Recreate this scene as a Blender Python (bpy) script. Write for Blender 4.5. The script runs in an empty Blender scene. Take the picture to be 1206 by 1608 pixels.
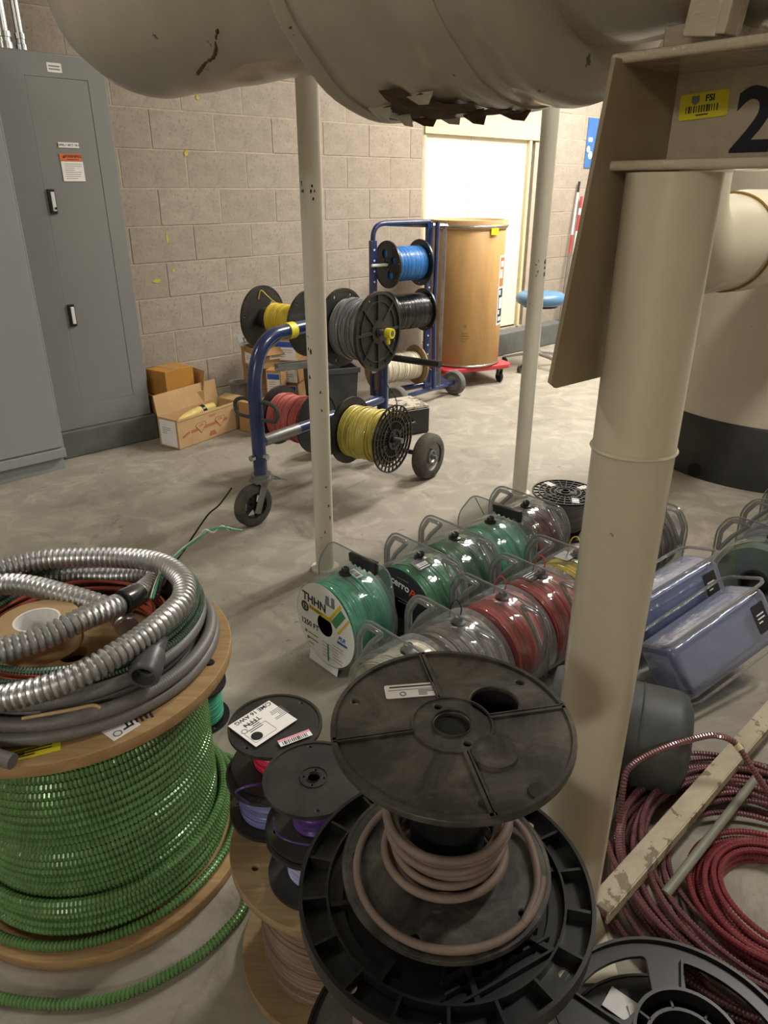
import bpy, bmesh, math, random
import numpy as np
from math import sin, cos, pi, radians, atan2, sqrt, exp
from mathutils import Matrix, Vector
random.seed(7); rng = np.random.default_rng(7)
SC = bpy.context.scene
COL = SC.collection

# ------------------------------------------------------------------ camera
PITCH = radians(24.2); FPX = 1130.0; CAMH = 1.4
cam = bpy.data.cameras.new('camera'); camo = bpy.data.objects.new('camera', cam); COL.objects.link(camo)
camo.location = (0, 0, CAMH); camo.rotation_euler = (radians(90) - PITCH, 0, 0)
cam.sensor_fit = 'VERTICAL'; cam.sensor_height = 36; cam.lens = 36 * FPX / 1608; cam.clip_start = .02
SC.camera = camo
# ------------------------------------------------------------------ world, lights, exposure
SC.view_settings.view_transform = 'Standard'; SC.view_settings.look = 'None'
SC.view_settings.gamma = 1; SC.view_settings.use_curve_mapping = False
SC.view_settings.exposure = 0.0
wd = bpy.data.worlds.new('world'); SC.world = wd; wd.use_nodes = True
wd.node_tree.nodes['Background'].inputs[0].default_value = (1, .9, .78, 1)
wd.node_tree.nodes['Background'].inputs[1].default_value = .10
def arealight(name, loc, size, power, rotz=0, col=(1, .89, .73)):
    l = bpy.data.lights.new(name, 'AREA'); l.shape = 'RECTANGLE'; l.size, l.size_y = size; l.energy = power; l.color = col
    o = bpy.data.objects.new(name, l); COL.objects.link(o); o.location = loc; o.rotation_euler = (0, 0, rotz)
    return o
LAMP_COL = (1, .952, .875)
for nm, x, y, w in (('far', 2.0, 4.7, 150), ('door', 2.5, 6.1, 185), ('behind_left', -2.0, -3.9, 140), ('behind_right_fill', 2.2, -3.2, 22), ('right', 2.15, 2.0, 75), ('left', -2.6, 1.6, 30)):  # right, left and rear right lamps are unseen, added as fill light
    arealight('ceiling_or_fill_lamp_' + nm, (x, y, 3.22), (1.2, .3), w, radians(43), LAMP_COL)

# ------------------------------------------------------------------ pixel and room helpers
def ray(px, py):
    x = (px - 603) / FPX; y = (py - 804) / FPX
    return Vector((x, cos(PITCH) - y * sin(PITCH), -sin(PITCH) - y * cos(PITCH)))
def gz(px, py, z=0.0):
    d = ray(px, py); t = (z - CAMH) / d.z; return Vector((d.x * t, d.y * t, z))
def gY(px, py, Y):
    d = ray(px, py); t = Y / d.y; return Vector((d.x * t, Y, CAMH + d.z * t))
def gplane(px, py, P0, n):
    d = ray(px, py); c = Vector((0, 0, CAMH)); t = (P0 - c).dot(n) / d.dot(n); return c + d * t
TH = radians(47)
A = Vector((sin(TH), cos(TH), 0)); B = Vector((cos(TH), -sin(TH), 0)); Z = Vector((0, 0, 1))
W0 = Vector((-1.215, 4.658, 0))
def room(s, d, z=0.0): return W0 + A * s + B * d + Z * z
def basis(x, y, z, o=(0, 0, 0)):
    m = Matrix.Identity(4)
    for i, c in enumerate((x, y, z)):
        for j in range(3): m[j][i] = c[j]
    for j in range(3): m[j][3] = o[j]
    return m
def T(x, y, z): return Matrix.Translation((x, y, z))
def RX(d): return Matrix.Rotation(radians(d), 4, 'X')
def RY(d): return Matrix.Rotation(radians(d), 4, 'Y')
def RZ(d): return Matrix.Rotation(radians(d), 4, 'Z')
ROOM = basis(A, B, Z, W0)          # local x along the block wall, y out from it (left handed)
WALLF = basis(A, Z, B, W0)         # x along wall, y up, z out of the wall

# ------------------------------------------------------------------ materials
def lin(h):
    if isinstance(h, str):
        h = h.lstrip('#'); c = [int(h[i:i + 2], 16) / 255 for i in (0, 2, 4)]
    else: c = h
    return tuple((v / 12.92 if v <= .04045 else ((v + .055) / 1.055) ** 2.4) for v in c)
MATS = {}
class NT:
    def __init__(s, name):
        s.m = bpy.data.materials.new(name); s.m.use_nodes = True; s.t = s.m.node_tree; s.n = s.t.nodes
        s.p = s.n['Principled BSDF']; s.out = s.n['Material Output']
        s.tc = s.n.new('ShaderNodeTexCoord')
    def link(s, a, b): s.t.links.new(a, b)
    def noise(s, scale, detail=4, rough=.55, stretch=None, coord='Object', dist=0):
        n = s.n.new('ShaderNodeTexNoise'); n.inputs['Scale'].default_value = scale; n.inputs['Detail'].default_value = detail
        n.inputs['Roughness'].default_value = rough; n.inputs['Distortion'].default_value = dist
        if stretch:
            mp = s.n.new('ShaderNodeMapping'); mp.inputs['Scale'].default_value = stretch
            s.link(s.tc.outputs[coord], mp.inputs[0]); s.link(mp.outputs[0], n.inputs['Vector'])
        else: s.link(s.tc.outputs[coord], n.inputs['Vector'])
        return n.outputs['Fac']
    def ramp(s, fac, p0, p1, c0=(0, 0, 0), c1=(1, 1, 1)):
        r = s.n.new('ShaderNodeValToRGB'); e = r.color_ramp.elements
        e[0].position = p0; e[1].position = p1; e[0].color = (*c0, 1); e[1].color = (*c1, 1)
        s.link(fac, r.inputs[0]); return r.outputs[0]
    def mix(s, fac, a, b, mode='MIX'):
        m = s.n.new('ShaderNodeMix'); m.data_type = 'RGBA'; m.blend_type = mode
        for sock, v in ((m.inputs[0], fac), (m.inputs[6], a), (m.inputs[7], b)):
            if isinstance(v, (int, float)): sock.default_value = v
            elif isinstance(v, tuple): sock.default_value = (*v, 1)
            else: s.link(v, sock)
        return m.outputs[2]
    def bump(s, fac, strength, dist=.01, nrm=None):
        b = s.n.new('ShaderNodeBump'); b.inputs['Strength'].default_value = strength; b.inputs['Distance'].default_value = dist
        s.link(fac, b.inputs['Height'])
        if nrm: s.link(nrm, b.inputs['Normal'])
        s.link(b.outputs[0], s.p.inputs['Normal']); return b.outputs[0]
    def base(s, c):
        if isinstance(c, tuple): s.p.inputs['Base Color'].default_value = (*c, 1)
        else: s.link(c, s.p.inputs['Base Color'])
    def set(s, rough=.5, metal=0, coat=0, spec=.5):
        s.p.inputs['Roughness'].default_value = rough; s.p.inputs['Metallic'].default_value = metal
        s.p.inputs['Coat Weight'].default_value = coat; s.p.inputs['Specular IOR Level'].default_value = spec
def sc(c, k): return tuple(min(1, v * k) for v in c)
def plain(name, col, rough=.5, metal=0, var=.18, scale=9, bump=0, bscale=90, coat=0, spec=.5, dust=None, dustamt=.4, stretch=None):
    if name in MATS: return MATS[name]
    s = NT(name); c = lin(col)
    f = s.noise(scale, 5, .6, stretch)
    o = s.mix(s.ramp(f, .3, .72), sc(c, 1 - var), sc(c, 1 + var))
    if dust:
        f2 = s.noise(scale * .6 + 3, 6, .7, dist=.6)
        o = s.mix(s.mix(1.0, s.ramp(f2, .42, .75), (dustamt,) * 3, 'MULTIPLY'), o, lin(dust))
    s.base(o); s.set(rough, metal, coat, spec)
    if bump: s.bump(s.noise(bscale, 3), bump, .004)
    MATS[name] = s.m; return s.m

def mk_block():
    s = NT('cinder_block'); oi = s.n.new('ShaderNodeObjectInfo')
    c = lin('a0968a')
    f = s.noise(3, 6, .65, coord='Generated'); g = s.noise(55, 3, .7)
    o = s.mix(s.ramp(f, .3, .75), sc(c, .84), sc(c, 1.12))
    o = s.mix(s.ramp(oi.outputs['Random'], 0, 1, (.0,) * 3, (.35,) * 3), o, lin('8a7f72'))
    o = s.mix(s.ramp(g, .54, .70), o, sc(c, .66))
    s.base(o); s.set(.92, spec=.2); s.bump(g, .55, .006); return s.m
def mk_floor():
    s = NT('concrete_floor'); c = lin('8e887c')
    f = s.noise(.9, 8, .62); g = s.noise(5, 7, .7, dist=1.2); h = s.noise(60, 3)
    o = s.mix(s.ramp(f, .32, .7), sc(c, .80), sc(c, 1.14))
    o = s.mix(s.mix(1.0, s.ramp(g, .48, .68), (.65,) * 3, 'MULTIPLY'), o, lin('aba497'))
    k = s.noise(2.3, 6, .75, dist=2.0)
    o = s.mix(s.mix(1.0, s.ramp(k, .55, .70), (.6,) * 3, 'MULTIPLY'), o, lin('665f52'))
    v = s.n.new('ShaderNodeTexNoise'); v.inputs['Scale'].default_value = 28; v.inputs['Detail'].default_value = 2; s.link(s.tc.outputs['Object'], v.inputs['Vector'])
    o = s.mix(s.mix(1.0, s.ramp(v.outputs['Fac'], .72, .76), (.5,) * 3, 'MULTIPLY'), o, lin('4b463d'))
    s.base(o); s.set(.62, spec=.35); s.link(s.ramp(g, .3, .7, (.50,) * 3, (.8,) * 3), s.p.inputs['Roughness'])
    s.bump(h, .12, .003); return s.m
def mk_paint(name, col, chip='3a3128', rough=.3, chips=.7, coat=.3, bump=.25, bs=14, drip=.15):
    s = NT(name); c = lin(col)
    f = s.noise(3.5, 5, .6); g = s.noise(30, 4, .6); k = s.noise(17, 5, .65)
    o = s.mix(s.ramp(f, .3, .75), sc(c, 1 - drip), sc(c, 1 + drip * .5))
    o = s.mix(s.ramp(k, chips, chips + .025), o, lin(chip))
    s.base(o); s.set(rough, coat=coat); s.bump(s.noise(bs, 4), bump, .006); return s.m
def mk_wood(name, col, dark, stretch=(3, 30, 30)):
    s = NT(name); c = lin(col)
    f = s.noise(2.2, 6, .65, stretch=stretch, dist=.4); g = s.noise(3, 4); k = s.noise(9, 5, .7)
    o = s.mix(s.ramp(f, .32, .7), lin(dark), c)
    o = s.mix(s.mix(1.0, s.ramp(g, .4, .7), (.35,) * 3, 'MULTIPLY'), o, sc(c, .62))
    o = s.mix(s.ramp(k, .69, .73), o, lin('4a3a26'))
    s.base(o); s.set(.75, spec=.25); s.bump(f, .2, .003); return s.m
def mk_clear(name, tint, fac0=.10, fac1=.62, diff='c8ccd0', power=2.2, milk=.25):
    s = NT(name); s.n.remove(s.p)
    tr = s.n.new('ShaderNodeBsdfTransparent'); tr.inputs[0].default_value = (*lin(tint), 1)
    gl = s.n.new('ShaderNodeBsdfGlossy'); gl.inputs['Roughness'].default_value = .09
    df = s.n.new('ShaderNodeBsdfDiffuse'); df.inputs[0].default_value = (*lin(diff), 1)
    lw = s.n.new('ShaderNodeLayerWeight'); lw.inputs[0].default_value = .35
    pw = s.n.new('ShaderNodeMath'); pw.operation = 'POWER'; pw.inputs[1].default_value = power; s.link(lw.outputs['Facing'], pw.inputs[0])
    mr = s.n.new('ShaderNodeMapRange'); mr.inputs[3].default_value = fac0; mr.inputs[4].default_value = fac1; s.link(pw.outputs[0], mr.inputs[0])
    ms = s.n.new('ShaderNodeMixShader'); ms.inputs[0].default_value = milk; s.link(gl.outputs[0], ms.inputs[1]); s.link(df.outputs[0], ms.inputs[2])
    m2 = s.n.new('ShaderNodeMixShader'); s.link(mr.outputs[0], m2.inputs[0]); s.link(tr.outputs[0], m2.inputs[1]); s.link(ms.outputs[0], m2.inputs[2])
    bn = s.n.new('ShaderNodeBump'); bn.inputs['Strength'].default_value = .35; bn.inputs['Distance'].default_value = .01
    s.link(s.noise(16, 3), bn.inputs['Height']); s.link(bn.outputs[0], gl.inputs['Normal'])
    s.link(m2.outputs[0], s.out.inputs[0]); return s.m
M_BLOCK = mk_block(); M_FLOOR = mk_floor()
M_MORTAR = plain('mortar', 'a79d8d', .95, bump=.3, bscale=120)
M_WALL = plain('painted_wall', 'b3aa98', .9)
M_CEIL = plain('ceiling_paint', 'cfc9ba', .9)
M_PIPE = mk_paint('pipe_paint', 'a39c8d', chips=.69, rough=.34, bump=.35, bs=9)
M_CREAM = mk_paint('cream_paint', 'c4bca6', chips=.70, rough=.30, bump=.12, bs=24, drip=.06)
M_POLE = mk_paint('pole_paint', 'cbc6b6', chips=.70, rough=.36, bump=.08, bs=30, drip=.05)
M_BEAM = mk_paint('beam_paint', 'b8ac98', chips=.75, rough=.16, bump=.8, bs=46, coat=.5, drip=.1)
M_PLATE = mk_paint('plate_paint', '948468', chips=.73, rough=.5, bump=.1, coat=0, drip=.3)
M_TANK = mk_paint('tank_paint', 'c3baab', chips=.70, rough=.5, bump=.15, coat=0, drip=.07)
M_BRACE = mk_paint('brace_paint', 'aca18a', chip='72664f', chips=.565, rough=.55, bump=.4, bs=60, coat=0, drip=.3)
M_TORN = plain('torn_insulation', '4a3826', .95, var=.5, scale=40, bump=.9, bscale=90)
M_CABI = plain('cabinet_paint', '7b7c7b', .42, var=.05, scale=2)
M_CABI2 = plain('cabinet_paint_light', '8c9091', .42, var=.04, scale=2)
M_GAP = plain('dark_gap', '16171a', .8)
M_PAD = plain('pad_concrete', '5c5d5c', .9, bump=.3)
M_CHROME = plain('galvanised', 'b9bcbd', .28, 1, var=.12, scale=20)
M_STEEL = plain('dull_steel', '8e8f8e', .45, .9, var=.2, scale=15)
M_BLACK = plain('black_plastic', '222120', .42, var=.25, scale=10, dust='5b5750', dustamt=.3, bump=.1)
M_BLACK2 = plain('black_plastic_clean', '161617', .36, var=.2, dust='3e3c39', dustamt=.22)
M_DUSTY = plain('dusty_black_plastic', '2c2a28', .45, var=.3, scale=14, dust='7a756b', dustamt=.6, bump=.12)
M_HOLE = plain('deep_black', '060606', .8)
M_RUBBER = plain('rubber', '3a3733', .85, var=.3, dust='77705f', dustamt=.5)
M_RUBG = plain('grey_rubber', '5d5b57', .85, var=.2)
M_BLUE = plain('blue_enamel', '20305c', .28, var=.12, coat=.5, dust='4c5a80', dustamt=.2)
M_CARD = plain('cardboard', 'a78355', .85, var=.1, scale=5, stretch=(1, 1, 6))
M_CARDD = plain('cardboard_shiny', 'a3742f', .5, var=.1, scale=4)
M_CARDL = plain('cardboard_pale', 'b8976c', .85, var=.1)
M_FIBRE = plain('fibreboard_drum', 'b08a57', .55, var=.14, scale=4, stretch=(3, 3, .7))
M_DOOR = plain('white_door_paint', 'ded8c8', .45, var=.03)
M_TRIM = plain('cream_trim', 'c9bd97', .5, var=.06)
M_WOOD = mk_wood('plywood', 'ae9068', '8e714a')
M_WOODP = mk_wood('pale_plywood', 'a08a69', '80694a')
M_PAPER = plain('white_paper', 'e6e4e2', .6, var=.03)
M_YEL = plain('yellow_sticker', 'd9cf2a', .5, var=.05)
M_INK = plain('ink', '24242a', .6, var=.05)
M_INKG = plain('grey_ink', '77777c', .6, var=.05)
M_ORG = plain('orange_sticker', 'd5692a', .5, var=.05)
M_RED = plain('red_paint', 'b3353c', .5, var=.15)
M_REDINK = plain('red_ink', 'a4664a', .7, var=.1)
M_BLUINK = plain('blue_ink', '2a55ac', .6, var=.05)
M_WHITE = plain('white_plastic', 'd9d8d4', .45, var=.04)
M_CLEAR = mk_clear('clear_plastic', 'f2f4f4', .14, .75, 'd0d4d6', 1.8, .22)
M_CLEAR2 = mk_clear('clear_plastic_rim', 'c9cbcc', .32, .85, 'b9bcbf', 1.4, .45)
M_CLEARB = mk_clear('blue_tinted_plastic', 'd4dbee', .30, .8, 'a9b2cc', 1.6, .5)
M_SMOKE = plain('smoked_plastic', '6f7072', .25, var=.1)
def wire(name, col, rough=.38, var=.2, coat=.2): return plain('wire_' + name, col, rough, var=var, scale=14, coat=coat)
W_GREEN = wire('green', '1f7f52'); W_TEAL = wire('teal', '3f9f80'); W_DKGREEN = wire('dark_green', '17603f')
W_RED = wire('red', 'a83a32'); W_MAROON = wire('maroon', '6d2a33'); W_YELLOW = wire('yellow', 'c9b030'); W_YEL2 = wire('olive_yellow', 'b0a24a')
W_GREY = wire('grey', '6d6e70'); W_GREY2 = wire('brown_grey', '7d6e6c'); W_BLUE = wire('blue', '2f72b8'); W_BLACK = wire('black', '1c1c1e', .25)
W_SALMON = wire('salmon_red', 'b25a52', .6); W_BROWN = wire('brown', '7d675a', .55); W_TAN = wire('tan', '73635a', .65, coat=0); W_WHITE = wire('white', 'cfc8b4')
W_PURPLE = wire('purple', '4d3378', .3); W_PERI = wire('periwinkle', '7276ab', .3); W_LILAC = wire('lilac', 'a3a4cc', .25); W_PINK = wire('pink_red', 'c92c50', .3)
W_ORANGE = wire('orange', 'b4583c', .5); W_PALEBLUE = wire('pale_blue', '969eb8'); W_GREYGRN = wire('grey_green', '5f7468'); W_PLUM = wire('plum', '705c60')
M_ARMG = plain('green_armour', '5f8550', .24, .15, var=.2, scale=30, coat=.5)
M_ARMR = plain('red_armour', '6c464a', .3, .2, var=.25, scale=25, coat=.5)
M_ARMR2 = plain('bright_red_armour', '79323a', .3, .15, var=.25, scale=25, coat=.5)
M_FLEX = plain('flexible_steel', 'c6c7c8', .36, .85, var=.12, scale=30)
M_LIQ = plain('grey_liquidtight', '6a6866', .5, var=.1, scale=20)
M_ARMT = plain('grey_green_armour', '62796c', .32, .6, var=.3, scale=30)
M_DKGREY = plain('dark_grey_paint', '373b3d', .55, var=.12, dust='6a665c', dustamt=.3)

# ------------------------------------------------------------------ geometry helpers: a geo is (verts Nx3, faces list)
class G:
    def __init__(s): s.v = []; s.f = []; s.n = 0
    def add(s, geo, m=None):
        v, f = geo; v = np.asarray(v, float).reshape(-1, 3)
        if m is not None:
            mm = np.array(m); v = v @ mm[:3, :3].T + mm[:3, 3]
        n = s.n; s.v.append(v); s.f += [tuple(i + n for i in q) for q in f]; s.n += len(v); return s
    def geo(s): return (np.concatenate(s.v) if s.v else np.zeros((0, 3)), s.f)
def merge(*gs):
    g = G()
    for x in gs: g.add(*x) if isinstance(x, tuple) and len(x) == 2 and isinstance(x[1], Matrix) else g.add(x)
    return g.geo()
def xf(geo, m):
    return G().add(geo, m).geo()
def box(sx, sy, sz, m=None, bev=0.0):
    """box centred on the origin, optional chamfer"""
    if bev <= 0:
        v = [(x * sx / 2, y * sy / 2, z * sz / 2) for x in (-1, 1) for y in (-1, 1) for z in (-1, 1)]
        f = [(0, 1, 3, 2), (4, 6, 7, 5), (0, 4, 5, 1), (2, 3, 7, 6), (0, 2, 6, 4), (1, 5, 7, 3)]
        g = (np.array(v), f)
    else:
        bm = bmesh.new(); bmesh.ops.create_cube(bm, size=1)
        bmesh.ops.scale(bm, vec=(sx, sy, sz), verts=bm.verts)
        bmesh.ops.bevel(bm, geom=list(bm.edges), offset=bev, segments=2, affect='EDGES', profile=.5)
        bm.verts.index_update(); g = (np.array([v.co[:] for v in bm.verts]), [tuple(v.index for v in f.verts) for f in bm.faces]); bm.free()
    return xf(g, m) if m is not None else g
def lathe(prof, n=40, m=None, close=False, arc=None):
    pr = np.array(prof, float); k = len(pr)
    full = arc is None
    th = np.linspace(0, 2 * pi, n, endpoint=False) if full else np.linspace(arc[0], arc[1], n)
    v = np.stack([np.outer(np.cos(th), pr[:, 0]), np.outer(np.sin(th), pr[:, 0]), np.tile(pr[:, 1], (n, 1))], -1).reshape(-1, 3)
    f = []
    for i in range(n if full else n - 1):
        j = (i + 1) % n
        for q in range(k if close else k - 1):
            r = (q + 1) % k
            f.append((i * k + q, j * k + q, j * k + r, i * k + r))
    if full and not close:
        if pr[0, 0] > 1e-6 and False: pass
    g = (v, f)
    return xf(g, m) if m is not None else g
def cyl(r, h, n=32, m=None, bev=0.0, r2=None):
    """solid cylinder from z=0 to h"""
    r2 = r if r2 is None else r2
    if bev: pr = [(1e-5, 0), (r - bev, 0), (r, bev), (r2, h - bev), (r2 - bev, h), (1e-5, h)]
    else: pr = [(1e-5, 0), (r, 0), (r2, h), (1e-5, h)]
    return lathe(pr, n, m)
def ring(r0, r1, z0, z1, n=48, m=None):
    return lathe([(r0, z0), (r1, z0), (r1, z1), (r0, z1)], n, m, close=True)
def cr(pts, per=12, closed=False):
    P = np.array([tuple(p) for p in pts], float); n = len(P); out = []
    rngi = range(n) if closed else range(n - 1)
    for i in rngi:
        if closed: a, b, c, d = P[(i - 1) % n], P[i], P[(i + 1) % n], P[(i + 2) % n]
        else: a, b, c, d = P[max(i - 1, 0)], P[i], P[i + 1], P[min(i + 2, n - 1)]
        for t in np.linspace(0, 1, per, endpoint=False):
            out.append(.5 * ((2 * b) + (-a + c) * t + (2 * a - 5 * b + 4 * c - d) * t * t + (-a + 3 * b - 3 * c + d) * t ** 3))
    if not closed: out.append(P[-1])
    return np.array(out)
def resample(P, step):
    P = np.asarray(P, float); d = np.r_[0, np.cumsum(np.linalg.norm(np.diff(P, axis=0), axis=1))]
    n = max(2, int(round(d[-1] / step))); s = np.linspace(0, d[-1], n + 1)
    return np.stack([np.interp(s, d, P[:, i]) for i in range(3)], 1)
def tube(P, r, n=8, caps=True, closed=False):
    P = np.asarray([tuple(p) for p in P], float); k = len(P); r = np.broadcast_to(np.asarray(r, float), (k,))
    if closed: tg = np.roll(P, -1, 0) - np.roll(P, 1, 0)
    else: tg = np.gradient(P, axis=0)
    tg /= np.maximum(np.linalg.norm(tg, axis=1, keepdims=True), 1e-9)
    ref = np.array([0, 0, 1.0]) if abs(tg[0, 2]) < .9 else np.array([1.0, 0, 0])
    u = np.cross(tg[0], ref); u /= np.linalg.norm(u); U = np.zeros_like(P)
    for i in range(k):
        u = u - tg[i] * u.dot(tg[i]); u /= max(np.linalg.norm(u), 1e-9); U[i] = u
    V = np.cross(tg, U); th = np.linspace(0, 2 * pi, n, endpoint=False)
    v = P[:, None, :] + r[:, None, None] * (np.cos(th)[None, :, None] * U[:, None, :] + np.sin(th)[None, :, None] * V[:, None, :])
    i = np.arange(k if closed else k - 1)[:, None]; j = np.arange(n)[None, :]; i2 = (i + 1) % k; j2 = (j + 1) % n
    q = np.stack([i * n + j, i * n + j2, i2 * n + j2, i2 * n + j], -1).reshape(-1, 4)
    f = [tuple(x) for x in q.tolist()]
    if caps and not closed: f += [tuple(range(n - 1, -1, -1)), tuple(range((k - 1) * n, k * n))]
    return (v.reshape(-1, 3), f)
class ArmGeo(tuple): pass
def armour(P, r, pitch, amp=.12, n=8, caps=True):
    """ridged cable: rings of changing radius"""
    Q = resample(P, pitch / 3); k = len(Q)
    w = np.array([1 - amp * 1.5, 1.0, 1.0])[np.arange(k) % 3]
    return ArmGeo(tube(Q, r * w, n, caps))
def circle(R, n=64, c=(0, 0, 0), a0=0, a1=2 * pi, tiltx=0, tilty=0, wob=0, ph=0):
    t = np.linspace(a0, a1, n)
    rr = R + wob * np.sin(2 * t + ph)
    x = rr * np.cos(t); y = rr * np.sin(t)
    return np.stack([c[0] + x, c[1] + y, c[2] + tiltx * x + tilty * y + wob * .4 * np.sin(3 * t + ph)], 1)
def flat(loops, th, bev=0.0, m=None, res=1):
    """2D outline with holes, extruded to th (centred on z=0)"""
    cu = bpy.data.curves.new('tmp', 'CURVE'); cu.dimensions = '2D'; cu.fill_mode = 'BOTH'; cu.extrude = max(th / 2 - bev, 1e-5); cu.bevel_depth = bev; cu.bevel_resolution = res
    for lp in loops:
        sp = cu.splines.new('POLY'); sp.points.add(len(lp) - 1); sp.use_cyclic_u = True
        for i, q in enumerate(lp): sp.points[i].co = (q[0], q[1], 0, 1)
    return curve_geo(cu, m)
def curve_geo(cu, m=None):
    o = bpy.data.objects.new('tmp', cu); me = bpy.data.meshes.new_from_object(o)
    n = len(me.vertices); v = np.zeros(n * 3); me.vertices.foreach_get('co', v)
    f = [tuple(p.vertices) for p in me.polygons]
    bpy.data.objects.remove(o); bpy.data.curves.remove(cu); bpy.data.meshes.remove(me)
    g = (v.reshape(-1, 3), f)
    return xf(g, m) if m is not None else g
def text(body, size, m=None, align='CENTER', bold=0.0, shear=0.0, th=.0002):
    cu = bpy.data.curves.new('tmp', 'FONT'); cu.body = body; cu.size = size; cu.align_x = align; cu.align_y = 'CENTER'
    cu.extrude = th; cu.offset = bold * size; cu.shear = shear; cu.resolution_u = 3
    return curve_geo(cu, m)
def circ2(r, n=28, cx=0, cy=0): return [(cx + r * cos(2 * pi * i / n), cy + r * sin(2 * pi * i / n)) for i in range(n)]
def rrect(w, h, r, n=5, cx=0, cy=0):
    out = []
    for sx, sy, a0 in ((1, 1, 0), (-1, 1, 90), (-1, -1, 180), (1, -1, 270)):
        for i in range(n + 1):
            a = radians(a0 + 90 * i / n); out.append((cx + sx * (w / 2 - r) + r * cos(a), cy + sy * (h / 2 - r) + r * sin(a)))
    return out
def roundpoly(pts, r, n=4):
    out = []; k = len(pts)
    for i in range(k):
        p = Vector(pts[i]); a = (Vector(pts[i - 1]) - p); b = (Vector(pts[(i + 1) % k]) - p)
        d = min(r, a.length * .45, b.length * .45); a = p + a.normalized() * d; b = p + b.normalized() * d
        for j in range(n + 1):
            t = j / n; q = a * (1 - t) ** 2 + p * 2 * t * (1 - t) + b * t * t; out.append((q.x, q.y))
    return out
def winding(R, w, d, n=56, jit=.25, wav=.3, core=None):
    """wound wire: one bump per turn, axis z, centred"""
    k = max(3, int(round(w / d))); d = w / k; th = np.linspace(0, 2 * pi, n, endpoint=False); cols = []
    for i in range(k):
        z0 = -w / 2 + i * d; j = random.uniform(-jit, jit) * d; ph = random.uniform(0, 6.28); wv = wav * d * np.sin(th + ph)
        for fz, fr in ((.02, -.42), (.2, -.08), (.5, 0), (.8, -.08)):
            r = np.full(n, R + fr * d + (j if fr > -.3 else 0)); zz = z0 + fz * d + (wv if fr > -.3 else 0 * wv)
            cols.append(np.stack([r * np.cos(th), r * np.sin(th), zz + 0 * th], 1))
    cols.append(np.stack([(R - .4 * d) * np.cos(th), (R - .4 * d) * np.sin(th), w / 2 + 0 * th], 1))
    C = np.stack(cols, 1); kk = C.shape[1]
    i = np.arange(n)[:, None]; q = np.arange(kk - 1)[None, :]; j = (i + 1) % n
    F = np.stack([i * kk + q, j * kk + q, j * kk + q + 1, i * kk + q + 1], -1).reshape(-1, 4).tolist()
    f = [tuple(x) for x in F]
    if core:   # side faces down to the core
        g = G().add((C.reshape(-1, 3), f)); g.add(lathe([(core, -w / 2), (R - .4 * d, -w / 2)], n)); g.add(lathe([(R - .4 * d, w / 2), (core, w / 2)], n)); return g.geo()
    return (C.reshape(-1, 3), f)

# ------------------------------------------------------------------ objects
def mesh(name, geo, mat, smooth=50):
    v, f = geo; me = bpy.data.meshes.new(name); me.from_pydata(np.asarray(v).tolist(), [], f)
    bm = bmesh.new(); bm.from_mesh(me); bmesh.ops.recalc_face_normals(bm, faces=bm.faces); bm.to_mesh(me); bm.free()
    me.materials.append(mat)
    if smooth: me.shade_smooth(); me.set_sharp_from_angle(angle=radians(smooth))
    return me
def part(name, geo, mat, parent, m=None, label=None, smooth=50, kind=None):
    if isinstance(geo, ArmGeo): smooth = 33
    me = geo if isinstance(geo, bpy.types.Mesh) else mesh(name, geo, mat, smooth)
    o = bpy.data.objects.new(name, me); COL.objects.link(o)
    if smooth and len(me.vertices) <= 130:
        wn = o.modifiers.new('weighted_normal', 'WEIGHTED_NORMAL'); wn.keep_sharp = True
    if parent is not None: o.parent = parent
    if m is not None: o.matrix_local = m
    if label: o['label'] = label
    if kind: o['kind'] = kind
    return o
def thing(name, label, cat, m=None, group=None, loc=None, rz=0):
    o = bpy.data.objects.new(name, None); COL.objects.link(o); o.empty_display_size = .05
    o.matrix_world = m if m is not None else (Matrix.Translation(loc or (0, 0, 0)) @ RZ(rz))
    o['label'] = label; o['category'] = cat
    if group: o['group'] = group
    return o
def single(name, geo, mat, label, cat, m=None, group=None, smooth=50):
    o = part(name, geo, mat, None, m, label, smooth); o['category'] = cat
    if group: o['group'] = group
    return o
def struct(name, geo, mat, m=None, smooth=0):
    o = part(name, geo, mat, None, m, None, smooth); o['kind'] = 'structure'; return o
def bars(w, h, n, seed=1):
    r = random.Random(seed); x = -w / 2; g = G(); tot = w / n
    for i in range(n):
        bw = tot * r.choice((.3, .45, .7)); g.add(box(bw, h, .0004, T(x + bw / 2, 0, 0))); x += tot
    return g.geo()
def lines(w, n, gap, th=.0012, seed=2, minf=.5):
    r = random.Random(seed); g = G()
    for i in range(n):
        L = w * r.uniform(minf, 1); g.add(box(L, th, .0004, T(-w / 2 + L / 2, -i * gap, 0)))
    return g.geo()
def sticker(parent, m, w, h, mat, rad=.0, prints=(), name='sticker', label=None):
    """thin label; prints: list of (geo, material)"""
    g = flat([rrect(w, h, rad, 4)], .0006) if rad else box(w, h, .0006)
    o = part(name, g, mat, parent, m, label, 0)
    for geo, mt in prints: part('print', xf(geo, T(0, 0, .0005)), mt, o, None, None, 0)
    return o
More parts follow.
